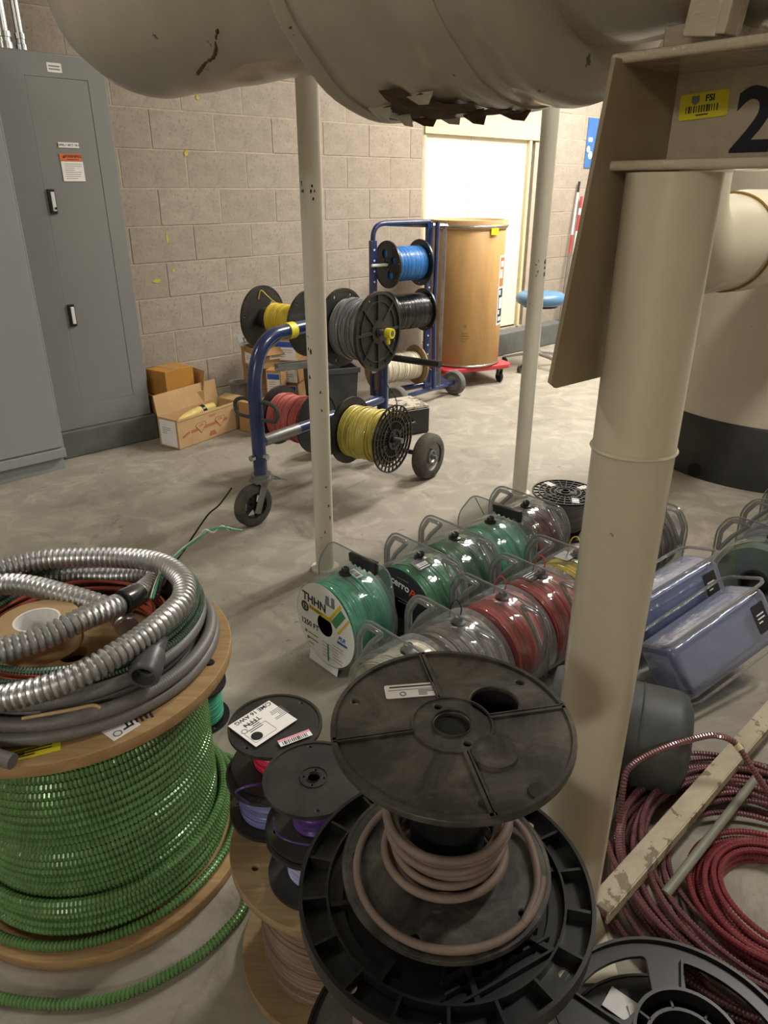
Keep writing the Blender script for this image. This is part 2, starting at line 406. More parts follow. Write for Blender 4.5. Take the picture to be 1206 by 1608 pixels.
# ================================================================== the room
def RM(s, d, z=0.0): return basis(A, -B, Z, room(s, d, z))
S0, S1, D1, CZ = -7.0, 5.6, 8.0, 3.3
struct('floor', box(S1 - S0 + .4, D1 + .4, .1), M_FLOOR, RM((S0 + S1) / 2, D1 / 2, -.05))
struct('ceiling', box(S1 - S0 + .4, D1 + .4, .1), M_CEIL, RM((S0 + S1) / 2, D1 / 2, CZ + .05))
struct('wall_back', box(.1, D1, CZ), M_WALL, RM(S1 + .05, D1 / 2, CZ / 2))
struct('wall_near', box(.1, D1, CZ), M_WALL, RM(S0 - .05, D1 / 2, CZ / 2))
struct('wall_right', box(S1 - S0, .1, CZ), M_WALL, RM((S0 + S1) / 2, D1 + .05, CZ / 2))
# block wall: mortar backing with a door opening, one block at a time on top of it
DS0, DS1, DZ0, DZ1 = 2.085, 3.47, .21, 1.80
def wseg(s0, s1, z0, z1, d0, d1): return box(s1 - s0, z1 - z0, d1 - d0, T((s0 + s1) / 2, (z0 + z1) / 2, (d0 + d1) / 2))
wall = struct('wall_left', merge(wseg(S0, DS0, 0, CZ, -.12, -.003), wseg(DS1, S1, 0, CZ, -.12, -.003), wseg(DS0, DS1, 0, DZ0, -.12, -.003), wseg(DS0, DS1, DZ1, CZ, -.12, -.003)), M_MORTAR, WALLF)
BL, BH, JT = .4125, .2032, .008
blk = {}
def block(s0, s1, z0, z1):
    key = (round(s1 - s0, 3), round(z1 - z0, 3))
    if key not in blk: blk[key] = mesh('block', box(key[0] - JT, key[1] - JT, .02, None, .0025), M_BLOCK, 30)
    part('block', blk[key], None, wall, T((s0 + s1) / 2, (z0 + z1) / 2, -.01 + random.uniform(-.0015, .0015)))
nb = 0
for c in range(0, 12):
    z0 = max(0, -.022 + c * BH); z1 = -.022 + (c + 1) * BH
    off = -.135 if c % 2 == 0 else -.135 + BL / 2
    for k in range(-3, 15):
        s0 = off + k * BL; s1 = s0 + BL
        if s1 < -1.1 or s0 > 5.4: continue
        if z1 > DZ0 + .04 and z0 < DZ1 + .05 and s1 > DS0 - .02 and s0 < DS1 + .06:
            if s0 < DS0 - .07: s1 = DS0 - .02
            elif s1 > DS1 + .13: s0 = DS1 + .06
            else: continue
        if s1 - s0 > .05: block(s0, s1, z0, z1)
# yellow paint dabs on the blocks
for q, (px, py, w, h) in enumerate([(292, 240, .03, .05), (310, 153, .025, .03), (246, 441, .05, .035), (272, 424, .025, .03), (262, 372, .015, .08)]):
    d = ray(px, py); c = Vector((0, 0, CAMH)); P = gplane(px, py, W0, B); L = WALLF.inverted() @ P
    pts = [(w / 2 * cos(t) * random.uniform(.5, 1.1), h / 2 * sin(t) * random.uniform(.5, 1.1)) for t in np.linspace(0, 6.28, 12, endpoint=False)]
    part('paint_mark', flat([pts], .0012), plain('yellow_mark', 'b5a64a', .9, var=.2), wall, T(L.x, L.y, .0022), 'yellow paint dab on block wall', 0)
# door with frame
dr = part('door_1', wseg(DS0 + .02, DS1 - .09, DZ0, DZ1 - .02, -.09, -.045), M_DOOR, None, WALLF, None, 0); dr['kind'] = 'structure'
for s0, s1 in ((DS0 + .022, 2.637), (2.641, DS1 - .092)):
    part('door_leaf', box(s1 - s0, DZ1 - DZ0 - .03, .02, T((s0 + s1) / 2, (DZ0 + DZ1) / 2, -.035), .003), M_DOOR, dr)
part('threshold_gap', wseg(DS0, DS1 - .08, DZ0 - .03, DZ0 + .004, -.10, -.03), M_HOLE, dr, None, None, 0)
fr = struct('trim_1', wseg(DS0 - .01, DS1 + .05, DZ1 - .02, DZ1 + .10, -.03, .012), M_TRIM, WALLF)
part('jamb', box(.035, DZ1 - DZ0, .07, T(DS1 - .075, (DZ0 + DZ1) / 2, -.03)), M_TRIM, fr, None, None, 0)
part('jamb', box(.02, DZ1 - DZ0, .05, T(DS0 + .01, (DZ0 + DZ1) / 2, -.03)), M_TRIM, fr, None, None, 0)
kb = struct('trim_2', box(2.6, .20, .14, T(4.1, .10, .07), .01), M_PAD, WALLF)

# poster and measuring stick at the far end of the wall
P = WALLF.inverted() @ gplane(929, 225, W0 + B * .01, B)
po = thing('wall_poster', 'blue and white poster on block wall beside the hanging beige plate', 'poster', WALLF @ T(P.x + .05, P.y, .006))
part('sheet', box(.26, .42, .003), plain('poster_blue', '3a6aa8', .5), po, None, None, 0)
part('print', merge(xf(flat([circ2(.035, 9, -.05, -.10)], .001), T(0, 0, .002)), xf(flat([circ2(.028, 8, -.09, -.05)], .001), T(0, 0, .002)), xf(flat([rrect(.07, .035, .01, 3, -.07, .03)], .001), T(0, 0, .002))), M_PAPER, po, None, None, 0)
p0 = gplane(893, 405, W0 + B * .06, B); p1 = gplane(910, 285, W0 + B * .03, B)
dd = (p1 - p0); base = p0 - dd * (p0.z / dd.z); base.z = .004; top = p1
sk = thing('striped_pole', 'thin red and white striped pole with black tip leaning on block wall', 'pole')
cuts = [0, .54, .60, .66, .80, .86, .93, 1]; mts = [M_WHITE, M_RED, M_RED, M_WHITE, M_WHITE, M_RED, M_BLACK2]
cuts = [0, .565, .68, .90, .935, 1.0]; mts = [M_STEEL, M_RED, M_WHITE, M_WHITE, M_BLACK2]
for i in range(5): part('pole_segment', tube([base.lerp(top, cuts[i]), base.lerp(top, cuts[i + 1])], .011, 10), mts[i], sk)
sk2 = thing('striped_pole', 'second red banded white pole standing just right of the black tipped one', 'pole')
o2 = A * .075
for c0, c1, mt in ((0, .70, M_WHITE), (.70, .80, M_RED), (.80, .84, M_WHITE), (.84, .91, M_RED)): part('pole_segment', tube([base.lerp(top, c0) + o2, base.lerp(top, c1) + o2], .012, 10), mt, sk2)

# ================================================================== electrical cabinets and conduits
cb = thing('electrical_cabinet', 'grey electrical panel cabinet with inset door, orange warning label and two latches', 'cabinet', WALLF)
cs0, cs1, cz0, cz1, cd = -.985, -.425, .155, 2.0, .17
part('body', box(cs1 - cs0, cz1 - cz0, cd - .022, T((cs0 + cs1) / 2, (cz0 + cz1) / 2, (cd - .022) / 2), .004), M_CABI, cb)
part('front_panel', merge(flat([[(cs0 + .005, cz0), (cs1 - .012, cz0), (cs1 - .012, cz1 - .01), (cs0 + .005, cz1 - .01)], [(-.835, .285), (-.525, .285), (-.525, 1.895), (-.835, 1.895)]], .02, .002, T(0, 0, cd - .010))), M_CABI, cb)
dp = part('panel_door', box(.3055, 1.6055, .018, T(-.68, 1.09, cd - .011), .002), M_CABI, cb)
for zc in (1.34, .775):
    l = part('latch', box(.035, .115, .012, T(-.805, zc, cd + .004), .002), M_BLACK2, cb)
    part('paddle', box(.018, .09, .012, T(-.801, zc, cd + .009), .002), M_WHITE, l)
    if zc > 1: part('keyhole', cyl(.006, .004, 12, T(-.797, zc - .032, cd + .014)), M_HOLE, l)
sticker(cb, WALLF.inverted() @ WALLF @ T(-.685, 1.935, cd + .001), .07, .04, M_PAPER, .003, [(xf(lines(.055, 2, .013, .006), T(0, .006, 0)), M_INKG)])
sticker(cb, T(-.675, 1.60, cd + .001), .105, .024, M_PAPER, 0, [(text('DPNL-1 SECT 1B-1', .0135, bold=.02), M_INK)])
sticker(cb, T(-.675, 1.545, cd + .001), .112, .034, M_ORG, 0, [(xf(text('WARNING', .018, bold=.03), T(.012, .004, 0)), M_INK), (flat([[(-.042, -.004), (-.028, -.004), (-.035, .010)]], .0006), M_INK), (box(.06, .003, .0006, T(.01, -.0105, 0)), M_INK)], label='orange warning header')
sticker(cb, T(-.672, 1.48, cd + .001), .112, .092, M_PAPER, 0, [(xf(lines(.09, 8, .0095, .002), T(.005, .034, 0)), M_INKG)])
cl = thing('electrical_cabinet', 'pale grey steel cabinet at left frame edge, standing forward of its neighbour', 'cabinet', WALLF)
ls0, ls1, ld = -1.9, -1.035, .36
part('body', box(ls1 - ls0, 1.92, ld, T((ls0 + ls1) / 2, .075 + .96, ld / 2 + .001), .004), M_CABI2, cl)
part('plinth', box(ls1 - ls0 - .01, .07, ld - .02, T((ls0 + ls1) / 2 - .004, .035, (ld - .02) / 2 + .001)), M_CABI2, cl, None, None, 0)
part('door', box(ls1 - ls0 - .02, 1.84, .012, T((ls0 + ls1) / 2 - .004, 1.055, ld + .006), .003), M_CABI2, cl)
part('base_rail', box(ls1 - ls0, .05, .02, T((ls0 + ls1) / 2, .10, ld + .004), .003), M_CABI2, cl)
pd = struct('trim_3', box(cs1 - cs0 + .02, .15, .2, T((cs0 + cs1) / 2, .0755, .101), .006), M_PAD, WALLF)
for s, d, r, h in ((-.865, .075, .030, 1.1), (-.785, .07, .019, 1.1)):
    c = thing('conduit', 'thick galvanised conduit rising from the cabinet top' if r > .025 else 'thin galvanised conduit rising from the cabinet top beside a thicker one', 'conduit', WALLF @ T(s, cz1, d) @ RX(-90))
    part('pipe', cyl(r, h, 24, T(0, 0, .01)), M_CHROME, c)
    part('coupling', lathe([(r, 0), (r * 1.35, 0), (r * 1.35, .03), (r * 1.15, .032), (r * 1.15, .05), (r * 1.3, .052), (r * 1.3, .075), (r, .077)], 24), M_CHROME, c)

# ================================================================== overhead insulated pipe, post, beam, plate
PA = Vector((0, 1.5, 1.785))      # axis point under which the pipe cover bottoms out
def pax(t): return PA - B * t
ov = thing('insulated_pipe', 'large beige painted insulated pipe bending up at left, across the top', 'pipe')
straight = [pax(t) for t in np.linspace(-3.2, .80, 30)]
cen = .30; e0 = pax(.80)
bend = [e0 - B * (cen * sin(t)) + Z * (cen * (1 - cos(t))) for t in np.linspace(0, pi / 2, 14)][1:]
riser = [bend[-1] + Z * h for h in np.linspace(.1, CZ - bend[-1].z - .004, 6)]
P = np.array([tuple(p) for p in straight + bend + riser])
P = resample(P, .03); 
def lump(geo, amp, sc_):
    v, f = geo; v = v.copy(); c = np.sin(v[:, 0] * sc_ + 1.3) * np.sin(v[:, 1] * sc_ * 1.2 + .4) * np.sin(v[:, 2] * sc_ * .9 + 2)
    v += amp * c[:, None] * np.array([.5, .6, .8]); return (v, f)
tt = np.array([(Vector(q) - PA).dot(-B) for q in P])
rr = np.where(tt > -.21, .176, .205)
part('jacket', lump(tube(P, rr, 48), .006, 22), M_PIPE, ov)
# fat cover with rounded shoulders between its two lap seams
tc = np.linspace(-.44, .015, 46); rc = np.full(46, .272)
rc += .004 * np.sin(tc * 60); rc[0] = .205; rc[1] = .255; rc[2] = .268; rc[-1] = .18; rc[-2] = .258; rc[-3] = .27
part('cover', lump(tube([pax(t) for t in tc], rc, 72, True), .006, 26), M_PIPE, ov, label='fat torn insulation cover')
for t0, w, r in ((-.30, .05, .2765), (-.02, .035, .2765)):
    part('lap_band', lump(tube([pax(t) for t in np.linspace(t0 - w / 2, t0 + w / 2, 5)], [r - .004, r, r, r, r - .004], 72, True), .006, 26), M_PIPE, ov)
# torn patch on the belly: ragged dark fill, ragged edge flaps
def belly(t, ang, r=.272):   # ang 0 = bottom, positive to the near (camera) side
    return pax(t) + (-Z * cos(ang) - A * sin(ang)) * r
def patch(t0, a0, w, h, n, r, seed, rag=.35):
    R_ = random.Random(seed); rim = []; 
    for i in range(n):
        t = 2 * pi * i / n; k = 1 + R_.uniform(-rag, rag); rim.append((t0 + w * cos(t) * k, a0 + h * sin(t) * k))
    v = []; f = []; rings = 5
    for j in range(rings + 1):
        for q in rim:
            s = j / rings; v.append(tuple(belly(t0 + (q[0] - t0) * s, a0 + (q[1] - a0) * s, r)))
    for j in range(rings):
        for i in range(n): f.append((j * n + i, j * n + (i + 1) % n, (j + 1) * n + (i + 1) % n, (j + 1) * n + i))
    return (np.array(v), f)
part('exposed_insulation', lump(patch(-.165, .26, .085, .20, 30, .2775, 4), .006, 26), M_TORN, ov, label='dark torn insulation patch', smooth=0)
part('exposed_insulation', lump(patch(-.27, .07, .05, .08, 20, .2775, 9), .006, 26), M_TORN, ov, smooth=0)
for i, (t, an, w, h, drop) in enumerate([(-.085, .33, .028, .12, .018), (-.12, .06, .03, .06, .012), (-.20, .42, .03, .10, .010), (-.225, .03, .025, .06, .014), (-.105, .20, .018, .12, .016), (-.30, .0, .03, .05, .012), (-.16, -.02, .022, .05, .010), (-.25, .14, .02, .05, .008)]):
    a = belly(t - w, an, .277); b = belly(t + w, an, .277); c = belly(t + .01, an - h * .5, .277 + drop * .75); d = belly(t - .015, an - h * .4, .277 + drop)
    part('torn_flap', (np.array([tuple(a), tuple(b), tuple(c), tuple(d), tuple(a + Z * .003), tuple(b + Z * .003), tuple(c + Z * .002), tuple(d + Z * .002)]), [(0, 1, 2, 3), (7, 6, 5, 4), (0, 4, 5, 1), (1, 5, 6, 2), (2, 6, 7, 3), (3, 7, 4, 0)]), M_PIPE if i % 2 == 0 else M_TORN, ov, smooth=0)
# crack in the elbow
ck = [gplane(px, py, Vector((0, 2.0, 0)), Vector((0, 1, 0))) for px, py in [(342, 46), (340, 62), (339, 78), (335, 90), (324, 97), (317, 107), (310, 117)]]
def onpipe(px, py, r):
    d = ray(px, py).normalized(); c = Vector((0, 0, CAMH)); best = None
    for k in range(300):
        q = c + d * (.8 + k * .01); w = q - PA; t = w.dot(-B); rad = (w + B * t).length
        if rad < r: return q
    return None
cp = [onpipe(px, py, .177) for px, py in [(342, 46), (340, 62), (339, 78), (335, 90), (324, 97), (317, 107), (310, 117)]]
cp = [q for q in cp if q is not None]
if len(cp) > 3: part('crack', tube(cr(cp, 4), [.0015 + .003 * abs(sin(i * 1.7)) for i in range(len(cr(cp, 4)))], 6), M_TORN, ov)

POST = Vector((.36, .985, 0)); WE = Vector((.388, 1.095, 0)); ZB, ZT = 1.42, 1.548
def post(loc, label, grp=None):
    o = thing('support_post', label, 'post', T(*loc))
    part('shaft', merge(lathe([(1e-4, .008), (.058, .008), (.058, 1.052), (.060, 1.06), (.058, 1.068), (.058, ZB - .002), (1e-4, ZB - .002)], 40)), M_CREAM, o)
    w = part('weld_bead', tube(circle(.0585, 60, (0, 0, 1.06), wob=.0008), .0035, 6), M_CREAM, o)
    part('base_plate', box(.19, .19, .008, T(0, 0, .004)), M_CREAM, o, None, None, 0)
    return o
post(POST, 'thick cream steel post under the beam numbered 2, nearest of all the posts')
LBEAM = 1.5
bmF = basis(B, Z, -A, WE)          # x along beam to the right, y up, z towards the camera side
bm_ = thing('steel_beam', 'cream painted steel channel beam on the thick post, numbered 2', 'beam', bmF)
part('web', box(LBEAM, ZT - ZB, .008, T(LBEAM / 2, (ZB + ZT) / 2, 0)), M_BEAM, bm_, None, None, 0)
for z, th in ((ZT - .006, .012), (ZB + .006, .012)): part('flange', box(LBEAM + .02, th, .20, T(LBEAM / 2 - .01, z, .04), .004), M_BEAM, bm_)
part('lettering', text('2', .100, T(.108, (ZB + ZT) / 2 - .010, .0045), bold=.025), plain('dark_blue_paint', '1c2130', .35), bm_, None, 'dark blue painted number 2', 0)
sticker(bm_, T(.041, 1.498, .0055) @ RZ(3), .064, .030, M_YEL, .003, [(xf(text('FSI', .0105, bold=.03), T(.008, .0075, 0)), M_INK), (xf(bars(.044, .008, 13), T(-.001, -.0035, 0)), M_INK), (xf(flat([[(-.005, .005), (.005, .005), (.005, -.002), (0, -.006), (-.005, -.002)]], .0004), T(-.011, .007, 0)), M_INKG), (box(.016, .0015, .0004, T(-.001, -.0105, 0)), M_INK)], label='yellow barcode tag')
# hanging plate at the end of the beam
n_ = B; P0 = WE - B * .006
pl = [gplane(px, py, P0, n_) for px, py in [(964, 92), (1066, 112), (1058, 420), (1040, 566), (952, 588), (872, 608), (863, 600), (866, 585)]]
plF = basis(A, Z, B, P0); iv = plF.inverted()
pts = [((iv @ q).x, (iv @ q).y) for q in pl]
single('steel_plate', flat([pts], .006, .001), M_PLATE, 'stained beige steel plate hanging from the beam end left of thick post', 'plate', plF, smooth=0)
# pipe saddle on the beam
sd = thing('pipe_saddle', 'mottled white steel pipe saddle standing on the numbered beam', 'saddle', bmF)
part('foot', box(.075, .03, .10, T(.05, ZT + .016, .03), .003), M_BEAM, sd)
part('cradle', flat([[(.215 * cos(t), .215 * sin(t)) for t in np.linspace(-1.9, -1.24, 10)] + [(.207 * cos(t), .207 * sin(t)) for t in np.linspace(-1.24, -1.9, 10)]], .06, 0, T(.05, PA.z + .004, -.088) @ RY(90)), M_BEAM, sd, None, None, 0)
part('upright', box(.038, .62, .012, T(.125, ZT + .312, .135) @ RZ(-7), .002), M_BEAM, sd)
part('upright', box(.012, .62, .04, T(.148, ZT + .312, .12) @ RZ(-7), .002), M_BEAM, sd)
# second post carrying the other beam end
post(WE + B * (LBEAM - .1) - A * .05, 'thick cream steel post at the far right end of the numbered beam')
# diagonal floor-level angle brace
bs = POST + A * .05 + B * .035
br = thing('angle_brace', 'chipped cream steel angle bar running low from the thick post to the right', 'brace', basis(A, -B, Z, bs + Z * .095))
part('top_leg', box(1.75, .044, .006, T(.875, -.01, .0), .001), M_BRACE, br, smooth=0)
part('side_leg', box(1.75, .006, .03, T(.875, -.032, -.014), .001), M_BRACE, br, smooth=0)
part('foot', box(.05, .06, .091, T(1.70, 0, -.0495)), M_BRACE, br, None, None, 0)

def pole(px, py, topY, label, r=.037):
    g = gz(px, py); o = thing('thin_pole', label, 'pole', T(*g))
    part('shaft', cyl(r, CZ - .008, 28, T(0, 0, .004)), M_POLE, o)
    part('floor_collar', ring(r, r * 1.5, 0, .012, 28), M_POLE, o)
    return o
p1 = pole(511, 893, 0, 'cream pole with black scuffs standing before the yellow spool cart')
p2 = pole(815, 776, 0, 'cream pole standing in front of the blue stool and white door', .036)
scuff = plain('scuff_black', '2a2622', .8)
for o, spots in ((p1, [(462, 290), (470, 286), (476, 300), (490, 292), (492, 312), (494, 300), (488, 300), (462, 300), (482, 545), (488, 550), (486, 590), (503, 612), (505, 640), (512, 760), (516, 790), (510, 830), (504, 838), (518, 808)]), (p2, [(842, 415), (845, 425), (842, 432), (856, 412), (862, 420), (858, 430), (846, 408), (860, 408)])):
    pb = o.location; g = G()
    for px, py in spots:
        d = ray(px, py); dh = Vector((d.x, d.y)); c2 = Vector((pb.x, pb.y)); tca = c2.dot(dh) / dh.length_squared
        q = Vector((0, 0, CAMH)) + d * tca; lat = max(-.03, min(.03, (Vector((q.x, q.y)) - c2).dot(Vector((dh.y, -dh.x)).normalized())))
        rr_ = .0372; f_ = sqrt(rr_ ** 2 - lat ** 2); dn = dh.normalized(); sd_ = Vector((dn.y, -dn.x))
        pos = c2 + sd_ * lat - dn * f_
        nrm = (pos - c2).normalized(); m = basis(Vector((-nrm.y, nrm.x, 0)), Z, Vector((nrm.x, nrm.y, 0)), (pos.x - pb.x, pos.y - pb.y, q.z))
        k = random.uniform(.3, .85); g.add(flat([[(.005 * k * cos(t) * random.uniform(.5, 1.3), .012 * k * sin(t) * random.uniform(.4, 1.2)) for t in np.linspace(0, 6.2, 8, endpoint=False)]], .0012), m)
    part('scuff_marks', g.geo(), scuff, o, None, 'black chipped paint marks', 0)

# ================================================================== tank and its pipe
tk = thing('storage_tank', 'cream cylindrical tank on a black base ring with a round hole', 'tank', T(2.17, 3.92, 0))
TR = .62
part('shell', lathe([(1e-4, .32), (TR, .32), (TR, 2.2), (TR * .8, 2.4), (1e-4, 2.45)], 72), M_TANK, tk)
part('base_ring', lathe([(TR - .02, .0), (TR + .012, 0), (TR + .012, .31), (TR + .004, .325), (TR - .02, .325)], 72, None, True), plain('black_base_paint', '232425', .6, var=.2, dust='4b4841', dustamt=.3), tk)
def ontank(px, py, R=TR + .014):
    d = ray(px, py); c = Vector((0, 0, CAMH)); ox, oy = c.x - 2.17, c.y - 3.92
    a_ = d.x ** 2 + d.y ** 2; b_ = 2 * (ox * d.x + oy * d.y); c_ = ox ** 2 + oy ** 2 - R ** 2; disc = b_ * b_ - 4 * a_ * c_
    return c + d * ((-b_ - sqrt(disc)) / (2 * a_)) if disc > 0 else None
q = ontank(1090, 738)
if q is not None:
    n0 = Vector((q.x - 2.17, q.y - 3.92, 0)).normalized(); m = basis(Vector((-n0.y, n0.x, 0)), Z, n0, (q.x - 2.17, q.y - 3.92, q.z))
    part('vent_hole', cyl(.036, .004, 24, m), M_HOLE, tk)
npipe = thing('insulated_pipe', 'cream insulated pipe stub with cracked seam coming off the tank behind the post', 'pipe')
a0 = Vector((2.02, 3.32, 1.24)); a1 = Vector((.93, 2.31, 1.24))
dv = (a1 - a0).normalized(); c_ = .17; st = a1 + dv * 0
bendp = [a1 + dv * (c_ * sin(t)) + Z * (c_ * (1 - cos(t))) for t in np.linspace(0, pi / 2, 12)]
rs = [bendp[-1] + Z * h for h in np.linspace(.1, CZ - bendp[-1].z - .004, 5)]
PP = resample(np.array([tuple(x) for x in [a0, a0.lerp(a1, .5), a1] + bendp[1:] + rs]), .03)
part('jacket', tube(PP, .145, 40), M_CREAM, npipe)
part('cover', tube([a1 - dv * t for t in np.linspace(.24, 1.0, 10)], [.146] + [.158] * 8 + [.150], 48), M_CREAM, npipe)
part('crack', tube([a1 - dv * .235 + (Z * cos(t) + dv.cross(Z) * sin(t)) * .150 for t in np.linspace(0, 2 * pi, 50)], .004, 6), plain('rust_foam', '9a7830', .9, var=.3), npipe, None, 'rust coloured cracked seam')
# ================================================================== reels
def hubholes(n, r, R): return [circ2(r, 14, R * cos(2 * pi * i / n + .4), R * sin(2 * pi * i / n + .4)) for i in range(n)]
def fl_plain(R, th, hub=.02, holes=3, hr=.006, big=None, ribs=0, lip=True, nsm=2):
    lp = [circ2(R, 72), circ2(hub, 24)] + [circ2(hr, 12, R * .86 * cos(2 * pi * i / holes + .7), R * .86 * sin(2 * pi * i / holes + .7)) for i in range(holes)]
    lp += [circ2(hub * .28, 12, hub * 1.55 * cos(a), hub * 1.55 * sin(a)) for a in [i * 2 * pi / max(nsm, 1) + 2.0 for i in range(nsm)]]
    if big: lp += [circ2(b[2], 30, b[0], b[1]) for b in big]
    g = G().add(flat(lp, th, th * .2))
    if lip: g.add(ring(R - .004, R + .001, -th * .6, th * .9, 72))
    g.add(ring(hub, hub * 1.03, -th / 2, th * .9, 28)); g.add(ring(hub * 2.05, hub * 2.15, th * .4, th * .8, 36))
    for i in range(ribs):
        a = 2 * pi * i / ribs + .2; g.add(box(R - hub * 2.1, .004, th * .5, RZ(math.degrees(a)) @ T((R + hub * 2.1) / 2, 0, th * .65)))
        g.add(box(R - hub * 2.1, .002, th * .5, RZ(math.degrees(a)) @ T((R + hub * 2.1) / 2, .005, th * .65)))
    return g.geo()
def fl_spoke(R, th, n=8, disc=.6):
    g = G().add(flat([circ2(R - .004, 64), circ2(R * .12, 20)] + [circ2(R * .045, 10, R * .87 * cos(2 * pi * (i + .5) / n), R * .87 * sin(2 * pi * (i + .5) / n)) for i in range(n)], th * .35, 0, T(0, 0, -th * .2)))
    g.add(ring(R * .93, R, -th / 2, th * .6, 64)); g.add(ring(R * .74, R * .77, -th * .3, th * .35, 48)); g.add(ring(R * .12, R * .3, -th * .3, th * .5, 32)); g.add(ring(R * .10, R * .14, 0, th * .9, 24))
    for i in range(n): g.add(box(R * .68, R * .07, th * .6, RZ(360 / n * i) @ T(R * .62, 0, th * .15)))
    return g.geo()
def fl_lattice(R, th, n=28, rings=(1, .84, .68, .54), hub=.30, plates=4):
    g = G()
    for k in rings: g.add(ring(R * k - .006, R * k, -th / 2, th / 2, 56))
    g.add(flat([circ2(R * hub, 30), circ2(R * .1, 18)] + hubholes(5, R * .035, R * .2), th))
    g.add(ring(R * .26, R * .30, -th / 2, th, 32)); g.add(ring(R * .1, R * .13, -th / 2, th * 1.3, 20))
    for i in range(n): g.add(box(R * (1 - hub), .003, th * .8, RZ(360 / n * i) @ T(R * (1 + hub) / 2, 0, 0)))
    for i in range(plates): g.add(box(R * .4, R * .12, th * .5, RZ(360 / plates * i + 20) @ T(R * .5, 0, 0)))
    return g.geo()
def fl_rimgrid(R, th, n=18):
    """broad flange with deep ribbed gutter round the rim"""
    g = G().add(flat([circ2(R - .003, 80), circ2(R * .1, 20)] + [circ2(R * .04, 16, R * .9 * cos(a), R * .9 * sin(a)) for a in (3.95, 5.6, .7)] , .004, 0, T(0, 0, -.010)))
    g.add(ring(R - .005, R, -.014, .012, 80)); g.add(ring(R * .80, R * .815, -.012, .009, 72)); g.add(ring(R * .70, R * .79, -.012, -.004, 72)); g.add(ring(R * .1, R * .2, -.012, .006, 30))
    for i in range(n): g.add(box(R * .19, .004, .017, RZ(360 / n * i + 7) @ T(R * .90, 0, 0)))
    for i in range(8): g.add(box(R * .58, .007, .012, RZ(45 * i + 10) @ T(R * .5, 0, -.003)))
    for k in range(7): g.add(box(.003, .03, .014, RZ(-62) @ T(R * .62, -.06 + k * .02, -.002)))
    for k in (-.016, .016): g.add(box(.003, .14, .014, RZ(-62) @ T(R * .62 + k, 0, -.002)))
    return g.geo()
def fl_wood(R, th, hole=.02, bolts=3, br=.006):
    return flat([circ2(R, 72), circ2(hole, 20)] + [circ2(br, 12, R * .8 * cos(2.09 * i + 3.6), R * .8 * sin(2.09 * i + 3.6)) for i in range(bolts)], th, .002)
def axisM(c, ax, up=Z, roll=0):
    z = Vector(ax).normalized(); x = up - z * up.dot(z)
    if x.length < 1e-3: x = Vector((1, 0, 0))
    x.normalize(); y = z.cross(x); return basis(x, y, z, c) @ RZ(roll)
def reel(name, label, m, R, w, f0, f1, fm, windR, wm, wd_, coreR, cat='spool', group=None, corem=None, wlen=None, woff=0, wname='wire_winding', th=.008, R0=None, loose=0):
    """m: matrix whose z is the reel axis, origin mid-width. f0 at -z, f1 at +z"""
    o = thing(name, label, cat, m, group)
    part('flange', f0, fm, o, T(0, 0, -w / 2) @ RX(180)); part('flange', f1, fm, o, T(0, 0, w / 2))
    part('core', ring(coreR * .7, coreR, -w / 2 + .002, w / 2 - .002, 32), corem or fm, o)
    if windR:
        part(wname, winding(windR, (wlen or w - th * 2.2), wd_, core=coreR), wm, o, T(0, 0, woff))
        if loose:
            g = G()
            for i in range(loose):
                zc = random.uniform(-.4, .4) * (wlen or w); g.add(tube(circle(windR + wd_ * .45, 60, (0, 0, zc + woff), tiltx=random.uniform(-.08, .08), tilty=random.uniform(-.08, .08)), wd_ * .5, 6, closed=False))
            part('loose_turns', g.geo(), wm, o)
    return o
def wheel(parent, m, R, w, mat=None, hubm=None, name='wheel', spokes=0):
    o = part(name, lathe([(R * .62, -w / 2), (R * .9, -w / 2), (R, -w * .3), (R, w * .3), (R * .9, w / 2), (R * .62, w / 2)], 40, None, True), mat or M_RUBBER, parent, m)
    if spokes:
        g = G().add(ring(R * .55, R * .66, -w * .3, w * .3, 32)).add(ring(.008, R * .22, -w * .45, w * .45, 24))
        for i in range(spokes): g.add(box(R * .5, R * .13, w * .35, RZ(360 / spokes * i) @ T(R * .38, 0, 0)))
        part('hub', g.geo(), hubm or M_BLACK2, o)
    else:
        part('hub', lathe([(1e-4, w * .3), (R * .2, w * .3), (R * .24, w * .42), (R * .3, w * .42), (R * .34, w * .12), (R * .55, w * .18), (R * .64, w * .4), (R * .64, -w * .4), (R * .3, -w * .3), (1e-4, -w * .35)], 36), hubm or M_STEEL, o)
        part('axle_nut', cyl(R * .09, w * .75, 6, T(0, 0, 0)), M_STEEL, o)
    return o

# ------------------------------------------------------------------ front cart
O1 = Vector((-.553, 3.015, 0)); E1 = Vector((.565, .825, 0)).normalized(); E2 = Vector((E1.y, -E1.x, 0))
CF = basis(E1, -E2, Z, O1)         # x to the rear, y to the left, z up
def cp_(t, l, z): return O1 + E1 * t + E2 * l + Z * z
ct = thing('wire_cart', 'front dark blue tubular wire spool cart with a big caster at its front', 'cart', CF)
HT = .83
part('frame_tube', tube(cr([(0, 0, .235), (0, 0, .40), (0, 0, .58), (.01, 0, .68), (.05, 0, .77), (.12, 0, .82), (.22, 0, HT), (.5, 0, HT), (.88, 0, HT - .02), (.95, 0, HT - .08), (.965, 0, .6), (.965, 0, .14)], 8), .031, 18), M_BLUE, ct)
part('worn_patch', lathe([(.0316, -.05), (.0318, .05)], 14, T(.115, 0, .812) @ RY(70), False, (-1.2, 1.6)), M_STEEL, ct, label='paint worn to bare steel')
part('clamp_collar', ring(.0312, .036, -.022, .022, 24, T(.245, 0, HT) @ RY(90)), M_YEL, ct, label='yellow tape collar')
part('spine_bar', tube([(0, 0, .38), (.965, 0, .36)], .026, 14), M_BLUE, ct)
